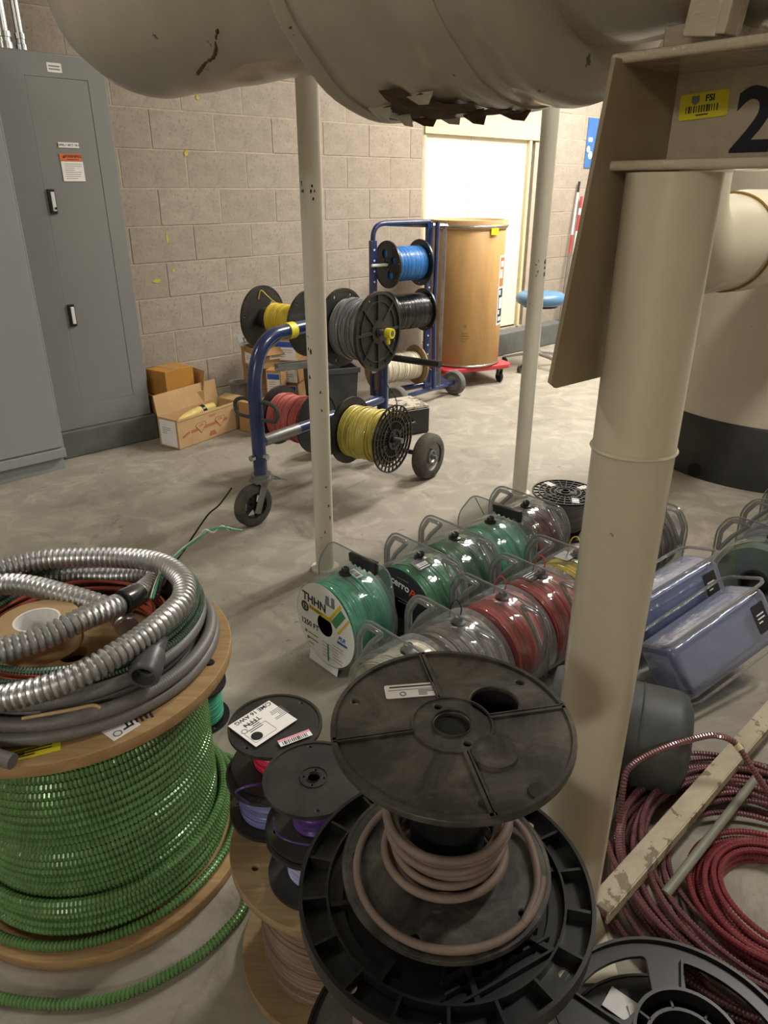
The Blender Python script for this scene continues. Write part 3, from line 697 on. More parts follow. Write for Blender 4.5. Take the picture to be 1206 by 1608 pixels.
part('worn_sleeve', tube([(.03, 0, .3795), (.26, 0, .3745)], .0268, 14), M_STEEL, ct)
for s in (1, -1):
    part('handle_loop', tube(cr([(0, s * .02, .565), (0, s * .07, .57), (0, s * .115, .555), (0, s * .125, .525), (0, s * .11, .495), (0, s * .06, .49), (0, s * .02, .49)], 6), .0085, 8), M_DKGREY, ct)
part('bolt', cyl(.014, .02, 6, T(-.035, 0, .32) @ RY(-90)), M_CHROME, ct)
part('bolt', cyl(.014, .02, 6, T(0, -.03, .32) @ RX(90)), M_CHROME, ct)
ro = []
for nm, t, z, l0, l1 in (('spool_rod', .46, .825, -.50, .40), ('spool_rod', .55, .31, -.47, .40), ('spool_rod', .95, .595, -.1, .36)):
    part(nm, tube([(t, -l0, z), (t, -l1, z)], .013 if t < .9 else .018, 12), M_BLACK2 if t > .9 else M_STEEL, ct)
for t, z, z2 in ((.55, .31, .37),): part('rod_bracket', box(.03, .05, z2 - z + .04, T(t, 0, (z + z2) / 2)), M_BLUE, ct, None, None, 0)
part('axle', tube([(.90, -.33, .12), (.90, .33, .12)], .013, 12), M_BLACK2, ct)
part('axle_bracket', box(.13, .05, .06, T(.93, 0, .13), .004), M_BLUE, ct)
wheel(ct, T(.90, -.335, .12) @ RX(90), .12, .07)
wheel(ct, T(.90, .335, .12) @ RX(90), .12, .07)
# caster swivelled so that its disc faces the camera left
fk = part('caster_fork', merge(cyl(.045, .018, 28, T(0, 0, .218)), cyl(.055, .012, 28, T(0, 0, .208)), (box(.075, .05, .012), T(-.01, 0, .205)), (box(.035, .005, .15, None, .002), T(-.03, .033, .135) @ RY(22)), (box(.035, .005, .15, None, .002), T(-.03, -.033, .135) @ RY(22))), M_STEEL, ct, RZ(-8))
part('brake_lever', merge((box(.10, .03, .006), T(.055, 0, .195) @ RY(14)), (box(.05, .04, .006), T(.11, 0, .18) @ RY(28))), M_STEEL, ct, RZ(-8))
wheel(ct, RZ(-8) @ T(-.055, 0, .097) @ RX(90), .097, .045, M_RUBBER, M_BLACK2, 'caster_wheel', 5)
# spools on the front cart
def onrod(t, l, z, roll=0): return axisM(cp_(t, l, z), E2, Z, roll)
sp = reel('wire_spool', 'spool of bright yellow wire on black flanges, upper left of front cart', onrod(.46, -.215, .825), .15, .29, fl_plain(.15, .008, .02, 3, .006, [(.045, .075, .03)]), fl_plain(.15, .008), M_BLACK, .074, W_YELLOW, .0055, .05, wlen=.17, woff=.01, group='spools on the wire carts')
part('wire_tail', tube(cr([(.09, .03, -.14), (.13, .015, -.135), (.105, -.01, -.12), (.075, -.02, -.08), (.07, -.03, -.04)], 6), .003, 6), W_YELLOW, sp)
sp = reel('wire_spool', 'large spool of grey wire with spoked black flange, upper right of front cart', onrod(.46, .225, .825), .172, .195, fl_spoke(.172, .014), fl_spoke(.172, .014), M_BLACK, .128, W_GREY, .0085, .06, th=.014, group='spools on the wire carts', loose=4)
part('rod_clip', merge((ring(.014, .022, -.01, .02, 16), T(0, 0, .155)), (box(.03, .012, .012), T(-.03, .01, .16))), M_YEL, sp, label='yellow clip on the spool rod')
sp = reel('wire_spool', 'spool of salmon red wire on black flanges, lower left of front cart', onrod(.55, -.245, .31), .155, .25, fl_plain(.155, .008), fl_plain(.155, .008), M_BLACK, .118, W_SALMON, .0065, .05, group='spools on the wire carts', loose=5)
part('wire_tail', tube(cr([(.02, -.06, -.13), (-.02, -.10, -.15), (-.07, -.16, -.17), (-.10, -.17, -.2), (-.15, -.15, -.22)], 6), .003, 6), W_ORANGE, sp)
sp = reel('wire_spool', 'spool of olive yellow wire with lattice black flange, lower right of front cart', onrod(.55, .22, .31), .165, .25, fl_plain(.165, .008), fl_lattice(.165, .010), M_BLACK2, .126, W_YEL2, .0065, .05, group='spools on the wire carts', loose=6)
part('wire_tail', tube(cr([(.36, .02, .03), (.25, -.05, .05), (.14, -.13, .06), (.07, -.125, .02), (-.02, -.14, -.06), (-.10, -.115, -.1)], 6), .0025, 6), W_BLACK, sp)
sp.location.z += 0

# ------------------------------------------------------------------ rear cart
L0 = Vector((-.07, 4.86, 0)); L1 = Vector((.30, 5.12, 0)); F1 = (L1 - L0).normalized(); F2 = Vector((F1.y, -F1.x, 0))
DF = basis(F1, -F2, Z, L0); LW = (L1 - L0).length     # x along the rack, y away from camera, z up
rc_ = thing('wire_cart', 'rear dark blue upright wire rack cart beside the cardboard drum', 'cart', DF)
part('frame_tube', tube(cr([(0, 0, .55), (0, 0, .9), (0, 0, 1.10), (.015, 0, 1.165), (.06, 0, 1.195), (.16, 0, 1.2), (LW - .07, 0, 1.2), (LW, 0, 1.2)], 7), .016, 12), M_BLUE, rc_)
def punched(h): return merge(box(.044, .026, h))
for x in (0, LW):
    u = part('upright', box(.046, .028, 1.0 if x == 0 else 1.12, T(x, 0, .60 if x == 0 else .64), .002), M_BLUE, rc_)
    g = G()
    for k in range(14): g.add(cyl(.0065, .002, 12, T(x, -.0142, .2 + k * .065) @ RX(90)))
    part('punch_hole', g.geo(), M_WHITE, u)
part('front_leg', tube([(LW + .03, -.05, 1.2), (LW - .02, -.10, .6), (LW - .02, -.12, .11)], .016, 10), M_BLUE, rc_)
part('back_leg', tube([(LW + .16, .03, 1.19), (LW + .08, -.06, .7), (LW + .03, -.11, .12)], .016, 4), M_STEEL, rc_)
part('top_bar', tube([(.12, 0, 1.195), (LW + .17, .02, 1.17)], .014, 4), M_STEEL, rc_)
part('axle', tube([(.10, -.14, .09), (LW + .24, -.02, .09)], .016, 12), M_BLUE, rc_)
part('gusset', flat([[(LW - .05, .08), (LW + .17, .08), (LW + .16, .13), (LW - .02, .24), (LW - .05, .24)]], .006, 0, T(0, -.05, 0) @ RX(90)), M_BLUE, rc_, None, None, 0)
part('base_rail', tube([(0, 0, .11), (LW, 0, .11)], .02, 10), M_BLUE, rc_)
for x, y in ((.09, -.15), (LW + .26, -.015)): wheel(rc_, T(x, y, .09) @ RZ(15) @ RY(90), .09, .055, M_RUBG, M_STEEL)
for z in (.952, .645, .27): part('spool_rod', tube([(-.03, -.03, z), (LW + .03, -.03, z)], .010, 10), M_WHITE, rc_)
def rackM(x, z, roll=0): return axisM(DF @ Vector((x, -.03, z)), F1, Z, roll)
reel('wire_spool', 'spool of blue wire at the top of the rear blue rack cart', rackM(.225, .952, 20), .145, .26, fl_plain(.145, .008, .018, 7, .006, [(.05, .05, .03), (-.05, -.05, .03), (.05, -.05, .024)]), fl_plain(.145, .008), M_BLACK2, .108, W_BLUE, .006, .05, group='spools on the wire carts')
reel('wire_spool', 'spool of glossy black wire at mid height of the rear rack cart', rackM(.245, .645), .14, .30, fl_plain(.14, .008), fl_plain(.14, .008), M_BLACK2, .115, W_BLACK, .006, .05, group='spools on the wire carts')
reel('wire_spool', 'wooden flanged spool of white cable at the bottom of the rear cart', rackM(.17, .275), .135, .34, fl_wood(.135, .012, .014), fl_wood(.135, .012, .014), M_WOODP, .095, W_WHITE, .012, .04, th=.012, group='spools on the wire carts')

# ------------------------------------------------------------------ drum on dolly, stool
DC = Vector((.625, 5.72, 0))
dl = thing('furniture_dolly', 'red flat dolly on small casters under the cardboard drum', 'dolly', T(*DC) @ RZ(25))
part('deck', flat([rrect(.60, .50, .05), rrect(.40, .28, .04)], .035, .006, T(0, 0, .135)), M_RED, dl)
part('deck_crossbar', box(.40, .07, .03, T(0, 0, .133)), M_RED, dl, None, None, 0)
for x in (-.23, .23):
    for y in (-.19, .19):
        w = part('caster', merge((box(.05, .05, .012), T(x, y, .112)), (box(.004, .04, .06), T(x + .016, y, .085)), (box(.004, .04, .06), T(x - .016, y, .085))), M_STEEL, dl, None, None, 0)
        part('wheel', cyl(.042, .024, 24, T(x - .012, y, .042) @ RY(90), .004), M_BLACK2, w)
dm = thing('fibre_drum', 'tall tan cardboard drum with a steel rim and orange side label', 'drum', T(DC.x, DC.y, .154))
DR, DH = .278, 1.02
part('body', cyl(DR, DH, 64, None, .004), M_FIBRE, dm)
part('lid', lathe([(1e-4, DH + .006), (DR - .03, DH + .006), (DR - .02, DH + .02), (DR + .006, DH + .02), (DR + .010, DH), (DR + .010, DH - .035), (DR + .002, DH - .04)], 64), M_CARDL, dm)
part('rim_band', tube(circle(DR + .008, 80, (0, 0, DH - .02)), .009, 8), M_CHROME, dm)
part('rim_band', tube(circle(DR + .002, 80, (0, 0, .012)), .007, 8), M_CHROME, dm)
def drumlab(th0, th1, z0, z1, mt, par, off=.0015, nm='label', lb=None): return part(nm, lathe([(DR + off, z0), (DR + off, z1)], 14, None, False, (th0, th1)), mt, par, None, lb)
a_ = radians(-37)
lb = drumlab(a_, a_ + .42, .30, .80, M_PAPER, dm, .0012)
drumlab(a_ + .04, a_ + .38, .58, .785, M_ORG, lb, .002, 'print'); drumlab(a_ + .04, a_ + .38, .315, .565, M_INK, lb, .002, 'print')
for z0, z1, t0, t1 in ((.64, .70, .06, .22), (.72, .76, .08, .26), (.52, .555, .06, .16), (.42, .50, .08, .30), (.38, .41, .06, .14), (.33, .36, .08, .28)): drumlab(a_ + t0, a_ + t1, z0, z1, M_PAPER, lb, .0028, 'print')
drumlab(radians(-62), radians(-48), DH - .075, DH - .005, M_YEL, dm, .012, 'tag', 'yellow tag on the rim')
g = G()
for i, (z, wd_) in enumerate([(.30, .10), (.255, .18), (.235, .22), (.215, .18), (.195, .10)]): g.add(lathe([(DR + .0012, z), (DR + .0012, z + (.022 if i == 0 else .008))], 8, None, False, (radians(-95) - wd_ / 2, radians(-95) + wd_ / 2)))
part('stencil_print', g.geo(), plain('faded_ink', '8a6a3c', .8), dm)
drumlab(radians(-158), radians(-146), .66, .78, M_BLUINK, dm, .0013, 'paint_spot')

sl = thing('swivel_stool', 'round stool with a blue padded seat and chrome star base by the door', 'stool', T(1.30, 6.16, 0))
part('seat', lathe([(1e-4, .525), (.17, .525), (.198, .54), (.208, .57), (.198, .60), (.17, .618), (1e-4, .625)], 44), plain('blue_vinyl', '4a7396', .4, var=.1), sl)
part('seat_pan', cyl(.14, .02, 32, T(0, 0, .504)), M_BLACK2, sl)
part('gas_column', merge(cyl(.026, .26, 20, T(0, 0, .10)), cyl(.015, .2, 16, T(0, 0, .31))), M_CHROME, sl)
for i in range(5):
    a = 72 * i + 20; l = part('base_leg', tube([(0, 0, .125), (.14, 0, .105), (.27, 0, .075)], [.020, .016, .012], 8), M_CHROME, sl, RZ(a))
    part('caster', merge(cyl(.028, .016, 18, T(.27, -.02, .030) @ RX(90)), cyl(.028, .016, 18, T(.27, .022, .030) @ RX(90)), (box(.03, .02, .03), T(.27, 0, .055))), M_BLACK2, l)

# ------------------------------------------------------------------ cartons along the wall
def carton(label, m, sx, sy, sz, mat=M_CARD, open_=False, flaps=(), group='cartons by the block wall', tape=True):
    """origin at the bottom centre"""
    o = thing('cardboard_box', label, 'box', m, group); t = .005
    if open_:
        for nm, g in (('bottom', box(sx, sy, t, T(0, 0, t / 2))), ('side', box(sx, t, sz, T(0, -sy / 2 + t / 2, sz / 2))), ('side', box(sx, t, sz, T(0, sy / 2 - t / 2, sz / 2))), ('end', box(t, sy - 2 * t, sz, T(-sx / 2 + t / 2, 0, sz / 2))), ('end', box(t, sy - 2 * t, sz, T(sx / 2 - t / 2, 0, sz / 2)))): part(nm, g, mat, o, None, None, 0)
    else:
        part('body', box(sx, sy, sz, T(0, 0, sz / 2), .002), mat, o, smooth=0)
        if tape: part('tape', box(.05, sy + .001, .001, T(0, 0, sz + .0004)), plain('packing_tape', 'a9834e', .25), o, None, None, 0)
    for side, ang, L in flaps:
        if side in 'fb': y = -sy / 2 if side == 'f' else sy / 2; sg = -1 if side == 'f' else 1; part('flap', box(sx - .004, L, .004, T(0, 0, 0) @ T(0, 0, 0)), mat, o, T(0, y, sz) @ RX(sg * ang) @ T(0, sg * L / 2, 0), None, 0)
        else: x = -sx / 2 if side == 'l' else sx / 2; sg = -1 if side == 'l' else 1; part('flap', box(L, sy - .006, .004), mat, o, T(x, 0, sz) @ RY(-sg * ang) @ T(sg * L / 2, 0, 0), None, 0)
    return o
q0 = gz(283, 707); q1 = gz(378, 672); q2 = gz(257, 697)
ex = (q1 - q0).normalized(); ey = Vector((-ex.y, ex.x, 0)); LB = .50; WB = .165
ctr = q0 + ex * LB / 2 + ey * WB / 2
lbm = basis(ex, ey, Z, ctr)
lb = carton('long open cardboard box with red diamond print and a white end label', lbm, LB, WB, .18, M_CARDL, True, [('b', 82, .12), ('r', 12, .07), ('f', -84, .012)])
fF = T(0, -WB / 2 - .0008, .09) @ RX(90)
pr = part('side_print', merge((box(.30, .018, .0006), T(.0, .0, 0) @ RZ(2)), (box(.06, .012, .0006), T(-.19, -.012, 0) @ RZ(20))), M_REDINK, lb, fF, 'red printed band', 0)
for x, tx in ((-.07, 'ABB\nFO'), (.09, 'USA')):
    d_ = part('diamond_print', flat([[(x - .045, .018), (x - .03, .032), (x + .03, .032), (x + .045, .018), (x, -.036)]], .0008), M_CARDL, lb, fF @ T(0, .003, .0006), None, 0)
    part('print', merge(flat([[(x - .045, .018), (x - .03, .032), (x + .03, .032), (x + .045, .018), (x, -.036)], [(x - .039, .017), (x - .028, .028), (x + .028, .028), (x + .039, .017), (x, -.029)]], .0006, 0, T(0, 0, .0006)), xf(text(tx.split('\n')[0], .021, bold=.01), T(x, .014, .0006))), M_REDINK, d_, None, None, 0)
part('side_print', merge((box(.06, .004, .0006), T(.03, .058, 0)), (box(.045, .004, .0006), T(.03, .05, 0)), (flat([roundpoly([(-.03, -.012), (.03, -.012), (.02, .016), (-.02, .016)], .004)], .0006), T(.02, -.056, 0))), M_REDINK, lb, fF, None, 0)
sticker(lb, T(-LB / 2 - .0012, 0, .09) @ RZ(-90) @ RX(90), .135, .155, M_PAPER, 0, [(xf(lines(.07, 4, .011, .003), T(-.012, .03, 0)), M_INKG)])
yt = thing('yellow_hose', 'coiled yellow corrugated sleeve inside the long open box', 'hose', lbm)
part('sleeve', tube(cr([(-.21, -.02, .11), (-.1, .02, .135), (.02, .03, .15), (.15, .03, .15)], 8), .028, 12), plain('yellow_sleeve', 'c9b665', .6, var=.2, scale=30), yt)
part('sleeve', tube(cr([(-.215, .03, .06), (-.05, -.02, .08), (.15, -.02, .09)], 8), .028, 12), plain('yellow_sleeve', 'c9b665'), yt)
for x, y, z in ((-.17, -.005, .118), (.06, .03, .15)): part('strap', ring(.029, .033, -.012, .012, 18, T(x, y, z) @ RY(80)), M_BLACK2, yt)
carton('plain brown carton behind the long open box, carrying a smaller shiny box', RM(-.255, .135, .002), .30, .22, .25, M_CARD, flaps=[('r', 80, .12)])
carton('small shiny brown box tilted on top of the plain brown carton', RM(-.27, .15, .257) @ RZ(14), .22, .17, .15, M_CARDD)
carton('short brown carton standing between the long open box and the red spool', basis(ex, ey, Z, Vector((-.765, 4.40, .002))), .20, .22, .19, M_CARD)
single('metal_coupling', merge(lathe([(.058, 0), (.062, 0), (.062, .09), (.066, .094), (.066, .104), (.062, .108), (.062, .215), (.067, .22), (.067, .228), (.058, .226)], 36, None, True), ring(1e-4, .058, .02, .022, 30)), plain('dull_zinc', 'a9aaa6', .4, .5, var=.2), 'short galvanised steel duct coupling standing by the block wall', 'coupling', T(-.965, 4.73, .001))
cm = RZ(-42 + 90)
def cart_at(px, Y, label, z, sx, sy, sz, rz, **k):
    X = gY(px, 600, Y).x; return carton(label, T(X, Y, z) @ RZ(rz), sx, sy, sz, **k), X
cart_at(414, 4.72, 'bottom carton under the box of steel clamps', .002, .19, .20, .20, 35)
cart_at(414, 4.72, 'middle carton under the open box of steel clamps', .204, .19, .20, .145, 35)
oc, ox_ = cart_at(416, 4.66, 'open carton filled with galvanised pipe clamps', .351, .21, .20, .13, 35, open_=True, flaps=[('f', -60, .05)])
sticker(oc, T(-.106, .0, .06) @ RZ(-90) @ RX(90), .09, .07, M_PAPER, 0, [(xf(lines(.05, 3, .012, .003), T(0, .015, 0)), M_INKG)])
sticker(oc, T(.04, -.1015, .08) @ RX(90), .09, .05, M_PAPER, 0, [(lines(.06, 2, .012, .003), M_INKG)])
M_ZINC = plain('bright_zinc', 'bfc1c0', .35, .6, var=.15)
for i, (x, y, z, rz, rx) in enumerate([(-.07, .05, .56, 20, 75), (-.02, .02, .585, 60, 80), (.04, .05, .57, 10, 70), (.07, -.02, .58, 80, 85), (-.06, -.03, .59, 130, 60), (.0, -.05, .58, 35, 75), (-.125, .05, .575, 70, 80)]):
    o = thing('pipe_clamp', ['galvanised pipe clamp hanging over the left box edge'][0] if i == 6 else 'galvanised pipe clamp in the open carton', 'clamp', T(ox_, 4.66, -.07) @ RZ(35) @ T(x, y, z) @ RZ(rz) @ RX(rx), 'loose pipe clamps in the open carton')
    part('band', lathe([(.048, -.016), (.052, -.016), (.052, .016), (.048, .016)], 24, None, True, (-.2, pi + .2)), M_ZINC, o)
    for s in (-1, 1): part('ear', box(.022, .003, .03, T(s * .061, -.006, 0)), M_ZINC, o, None, None, 0)
for i, (px, z, lab) in enumerate([(452, .10, 'lowest'), (455, .243, 'second from bottom'), (454, .386, 'third from bottom'), (456, .529, 'topmost')]):
    c_, X = cart_at(px + 3, 4.72, f'blue and white labelled small carton, {lab} of its stack behind the cart', z + .002 if i else .102, .16, .22, .14, -12, tape=False, group='labelled cartons in a stack')
    st = sticker(c_, T(.01, -.1112, .068) @ RX(90), .14, .12, M_PAPER, 0, [(box(.135, .035, .0005, T(0, .04, 0)), M_BLUINK), (xf(lines(.1, 4, .014, .003, seed=i), T(0, .005, 0)), M_INKG)])
cart_at(454, 4.72, 'flat brown carton under the stack of labelled cartons', .002, .24, .26, .098, -12, tape=False)
c_, X = cart_at(434, 4.52, 'small blue and white labelled carton half hidden behind the cart post', .002, .10, .1, .36, -12, tape=False)
sticker(c_, T(.0, -.0512, .28) @ RX(90), .085, .12, M_PAPER, 0, [(box(.08, .035, .0005, T(0, .04, 0)), M_BLUINK), (xf(lines(.06, 4, .014, .003, seed=9), T(0, .005, 0)), M_INKG)])
# strut channel, battery-like case and speckled board between the carts
ch = gY(520, 603, 4.3); single('strut_channel', flat([[(-.03, -.02), (.03, -.02), (.03, .02), (.018, .02), (.018, .012), (.024, .012), (.024, -.014), (-.024, -.014), (-.024, .012), (-.018, .012), (-.018, .02), (-.03, .02)]], .5), M_STEEL, 'short grey steel strut channel lying behind the grey wire spool', 'channel', basis(Vector((.5, -.866, 0)), Z, Vector((-.866, -.5, 0)), Vector((-.43, 4.42, .42))), smooth=0)
ca = thing('tool_case', 'black tool case with a paint speckled lid between the two carts', 'case', T(.07, 4.36, 0) @ RZ(28))
part('body', box(.36, .24, .16, T(0, 0, .081), .01), M_BLACK2, ca); part('lid', box(.35, .23, .02, T(0, 0, .172), .004), mk_paint('speckled_lid', 'b4aa9a', chip='5a5348', chips=.52, rough=.7, coat=0), ca); part('handle', tube(cr([(-.06, -.12, .09), (-.05, -.15, .09), (.05, -.15, .09), (.06, -.12, .09)], 5), .008, 8), M_BLACK2, ca)
cs = thing('plastic_tote', 'dark grey plastic tote carrying the strut channel behind the front cart', 'tote', T(-.34, 4.50, 0) @ RZ(20))
part('body', lathe([(1e-4, .003), (.17, .003), (.2, .38), (.19, .38), (.16, .02), (1e-4, .02)], 4, RZ(45)), M_DKGREY, cs, smooth=0)
part('rim', ring(.195, .215, .365, .395, 4, RZ(45)), M_DKGREY, cs, smooth=0)
# ================================================================== big green cable reel at left
RCX, RCY = -.645, 1.24; RZT = .52
gr = thing('cable_reel', 'large wooden reel wound with green armoured cable at the left', 'reel', T(RCX, RCY, 0))
part('flange', fl_wood(.32, .025, .03), M_WOOD, gr, T(0, 0, .0135)); part('flange', fl_wood(.32, .025, .03), M_WOOD, gr, T(0, 0, RZT - .0125))
part('core', ring(.10, .22, .025, RZT - .025, 40), M_WOOD, gr)
th = np.linspace(0, 2 * pi * 23, 23 * 72); hz = .036 + (RZT - .072) * th / th[-1]
part('cable_winding', armour(np.stack([.247 * np.cos(th), .247 * np.sin(th), hz], 1), .0104, .0082, .16, 8), M_ARMG, gr)
th = np.linspace(0, 2 * pi * 5, 360); hz = .037 + .0205 * 4.6 * th / th[-1]
part('cable_winding', armour(np.stack([(.268 + .003 * np.sin(th * .7)) * np.cos(th + 1.6), (.268 + .003 * np.sin(th * .7)) * np.sin(th + 1.6), hz + .004 * np.sin(th)], 1), .0104, .0082, .16, 8), M_ARMG, gr)
th = np.linspace(-4.2, 1.9, 150); part('cable_winding', armour(np.stack([(.297 + .006 * np.sin(2 * th)) * np.cos(th), (.297 + .006 * np.sin(2 * th)) * np.sin(th), .037 + .06 * np.clip((th - .2) / 1.7, 0, 1)], 1), .0104, .0082, .16, 10), M_ARMG, gr)
sticker(gr, T(.045, -.283, RZT + .0006) @ RZ(22), .085, .028, M_YEL, 0, [(xf(lines(.06, 3, .007, .0025), T(0, .007, 0)), M_INK), (box(.02, .008, .0005, T(-.025, .0, 0)), M_INK)], label='yellow sticker')
sticker(gr, T(-.075, -.288, RZT + .0006) @ RZ(-8), .06, .045, M_PAPER, 0, [(xf(lines(.03, 2, .01, .002), T(0, -.005, 0)), M_INK)])
sticker(gr, T(.175, -.225, RZT + .0006) @ RZ(52), .055, .04, M_PAPER, 0, [(flat([circ2(.008, 16, -.012, -.008), circ2(.0065, 16, -.012, -.008)], .0004), M_INK), (box(.02, .004, .0004, T(.01, -.008, 0)), M_INK)])
stn = G()
for i in range(6): stn.add(box(.004, .022 + .006 * (i % 2), .0005, RZ(-52 + i * 0) @ T(-.02 + i * .009, 0, 0)))
stn.add(box(.05, .003, .0005, RZ(-52) @ T(0, .016, 0))); part('stencil_print', stn.geo(), M_INK, gr, T(.195, -.20, RZT + .0008) @ RZ(90), 'black stencil mark', 0)
for x, y in ((.29, -.03), (.255, -.06)): part('bolt', lathe([(1e-4, .003), (.009, .003), (.011, 0)], 14), M_HOLE, gr, T(x, y, RZT))
# floor tail of the green cable
fl = [Vector((-1.35, 1.02, .0115)), gz(-60, 1540, .0115), gz(0, 1567, .0115), gz(100, 1577, .0115), gz(200, 1560, .0115), gz(300, 1508, .0115), gz(350, 1466, .0115), gz(388, 1415, .0115), Vector((-.29, 1.20, .0115)), Vector((-.30, 1.38, .0115)), gz(372, 1196, .0115), gz(318, 1172, .0115), Vector((-.58, 1.64, .0115)), Vector((-.8, 1.68, .0115))]
part('cable_tail', armour(cr([gr.matrix_world.inverted() @ v for v in fl], 14), .0108, .0082, .16, 10), M_ARMG, gr)
fl = [Vector((-.33, 1.33, .0115)), gz(388, 1224, .0115), gz(352, 1200, .0115), gz(318, 1190, .0115), Vector((-.60, 1.60, .0115)), Vector((-.78, 1.62, .0115))]
part('cable_tail', armour(cr([gr.matrix_world.inverted() @ v for v in fl], 14), .0108, .0082, .16, 10), M_ARMG, gr)

# ------------------------------------------------------------------ coils on top of the reel
TOP = T(RCX, RCY, RZT)
lq = thing('conduit_coil', 'coil of smooth grey liquidtight conduit lying on the green reel', 'coil', TOP)
for i, (R, z, cx, cy, tx, ty) in enumerate([(.278, .0145, .006, .008, 0, 0), (.249, .0145, .0, .008, 0, 0), (.270, .0400, .010, .006, .0, .0), (.240, .041, .004, .012, 0, 0), (.258, .066, .004, .02, 0, 0), (.219, .0145, -.01, .01, 0, 0)]):
    part('turn', armour(circle(R, 150, (cx, cy, z), tiltx=tx, tilty=ty, wob=.003, ph=i), .0135, .0052, .02, 12), M_LIQ, lq)
e = [TOP.inverted() @ v for v in (gz(-60, 1170, .545), gz(-20, 1184, .545), gz(20, 1196, .540))]
part('cut_end', armour(cr(e, 10), .0135, .0052, .02, 12), M_LIQ, lq)
ar = thing('armoured_cable_coil', 'coil of thin grey-green armoured cable between the grey and steel conduits', 'coil', TOP)
for i, (R, z, cx, cy) in enumerate([(.232, .075, .022, .018), (.224, .088, .03, .026), (.236, .062, .03, .03), (.22, .060, .036, .02)]):
    part('turn', armour(circle(R, 130, (cx, cy, z + .014), tiltx=.03, wob=.004, ph=i * 2), .0072, .0062, .16, 7), M_ARMT, ar)
og = thing('wire_coil', 'coil of loose orange-red wire inside the steel conduit coil', 'coil', TOP)
for i in range(9):
    part('turn', tube(circle(random.uniform(.16, .20), 70, (random.uniform(-.01, .01), random.uniform(-.005, .02), .012 + .011 * i * .6), tiltx=random.uniform(-.03, .03), wob=.006, ph=i), .0042, 6), W_ORANGE, og)
part('loose_end', tube(cr([TOP.inverted() @ v for v in (gz(250, 1012, .60), gz(264, 995, .62), gz(270, 985, .62))], 6), .004, 6), W_ORANGE, og)
part('loose_end', tube(cr([TOP.inverted() @ v for v in (gz(140, 1085, .585), gz(175, 1070, .59), gz(200, 1060, .59))], 6), .004, 6), W_ORANGE, og)
# steel flexible conduit
fx = thing('flexible_conduit_coil', 'coil of shiny corrugated steel flexible conduit on top of the reel', 'coil', TOP)
def top_path(lst): return cr([TOP.inverted() @ gz(x, y, z) for x, y, z in lst], 12)
FR = .0235; FP = .0125
s1 = [(-140, 990, .645), (-90, 935, .645), (-40, 905, .645), (10, 890, .645), (60, 880, .645), (116, 876, .645), (190, 876, .645), (250, 884, .65), (285, 908, .655), (287, 940, .655), (258, 972, .655), (215, 1006, .65), (172, 1034, .645), (126, 1060, .635), (66, 1082, .625), (0, 1097, .615), (-60, 1100, .61), (-130, 1080, .61)]
part('turn', armour(top_path(s1), FR, FP, .17, 18), M_FLEX, fx)
s2 = [(-120, 1060, .66), (-60, 1040, .66), (0, 1022, .66), (66, 1002, .66), (130, 972, .665), (185, 950, .65), (225, 928, .62), (246, 905, .60), (225, 902, .59), (180, 904, .585), (120, 905, .585), (60, 912, .585), (0, 930, .585), (-60, 960, .585)]
part('turn', armour(top_path(s2), FR, FP, .17, 18), M_FLEX, fx)
s3 = [(-110, 960, .635), (-50, 930, .635), (0, 918, .635), (45, 920, .635), (95, 932, .63), (140, 945, .62), (182, 960, .605), (200, 985, .59)]
part('turn', armour(top_path(s3), FR, FP, .17, 18), M_FLEX, fx)
tp = top_path([(193, 946, .655), (204, 940, .65), (214, 934, .642)])
part('tape_wrap', tube(tp, FR + .0015, 18), W_BLACK, fx, label='black tape wrap')
cn0 = TOP.inverted() @ gz(224, 1066, .605); cn1 = TOP.inverted() @ gz(240, 1025, .615); axv = (cn0 - cn1).normalized()
cn = thing('conduit_connector', 'dark grey conduit connector with open threaded end at the coil front', 'connector', TOP @ axisM(cn1, axv))
part('body', lathe([(.013, -.035), (.019, -.035), (.019, .0), (.024, .002), (.026, .012), (.026, .03), (.0285, .032), (.0285, .058), (.026, .062), (.021, .062), (.021, .03), (.019, .028), (.019, .01)], 28), plain('connector_grey', '4c4d50', .4), cn)
part('throat_ring', ring(.014, .0205, .034, .04, 24), M_STEEL, cn); part('throat', cyl(.0195, .004, 20, T(0, 0, .012)), M_HOLE, cn)
tr = thing('tape_roll', 'roll of tan tape with white core inside the conduit coil', 'tape', TOP @ TOP.inverted() @ T(*gz(62, 992, .60)))
part('tape', lathe([(.042, -.028), (.078, -.028), (.079, .026), (.076, .028), (.043, .028)], 48, None, True), plain('tan_tape', 'a98f66', .5, var=.08), tr)
part('core_liner', ring(.040, .0435, -.028, .0285, 40), M_PAPER, tr)
single('tape_offcut', tube(top_path([(35, 1128, .585), (70, 1122, .59), (110, 1115, .59), (145, 1108, .585), (158, 1112, .58)]), [.002, .004, .004, .004, .002] + [.003] * 44 if False else .0035, 5), plain('tan_tape', 'a98f66'), 'curled beige tape scrap lying on the grey conduit', 'tape', TOP)
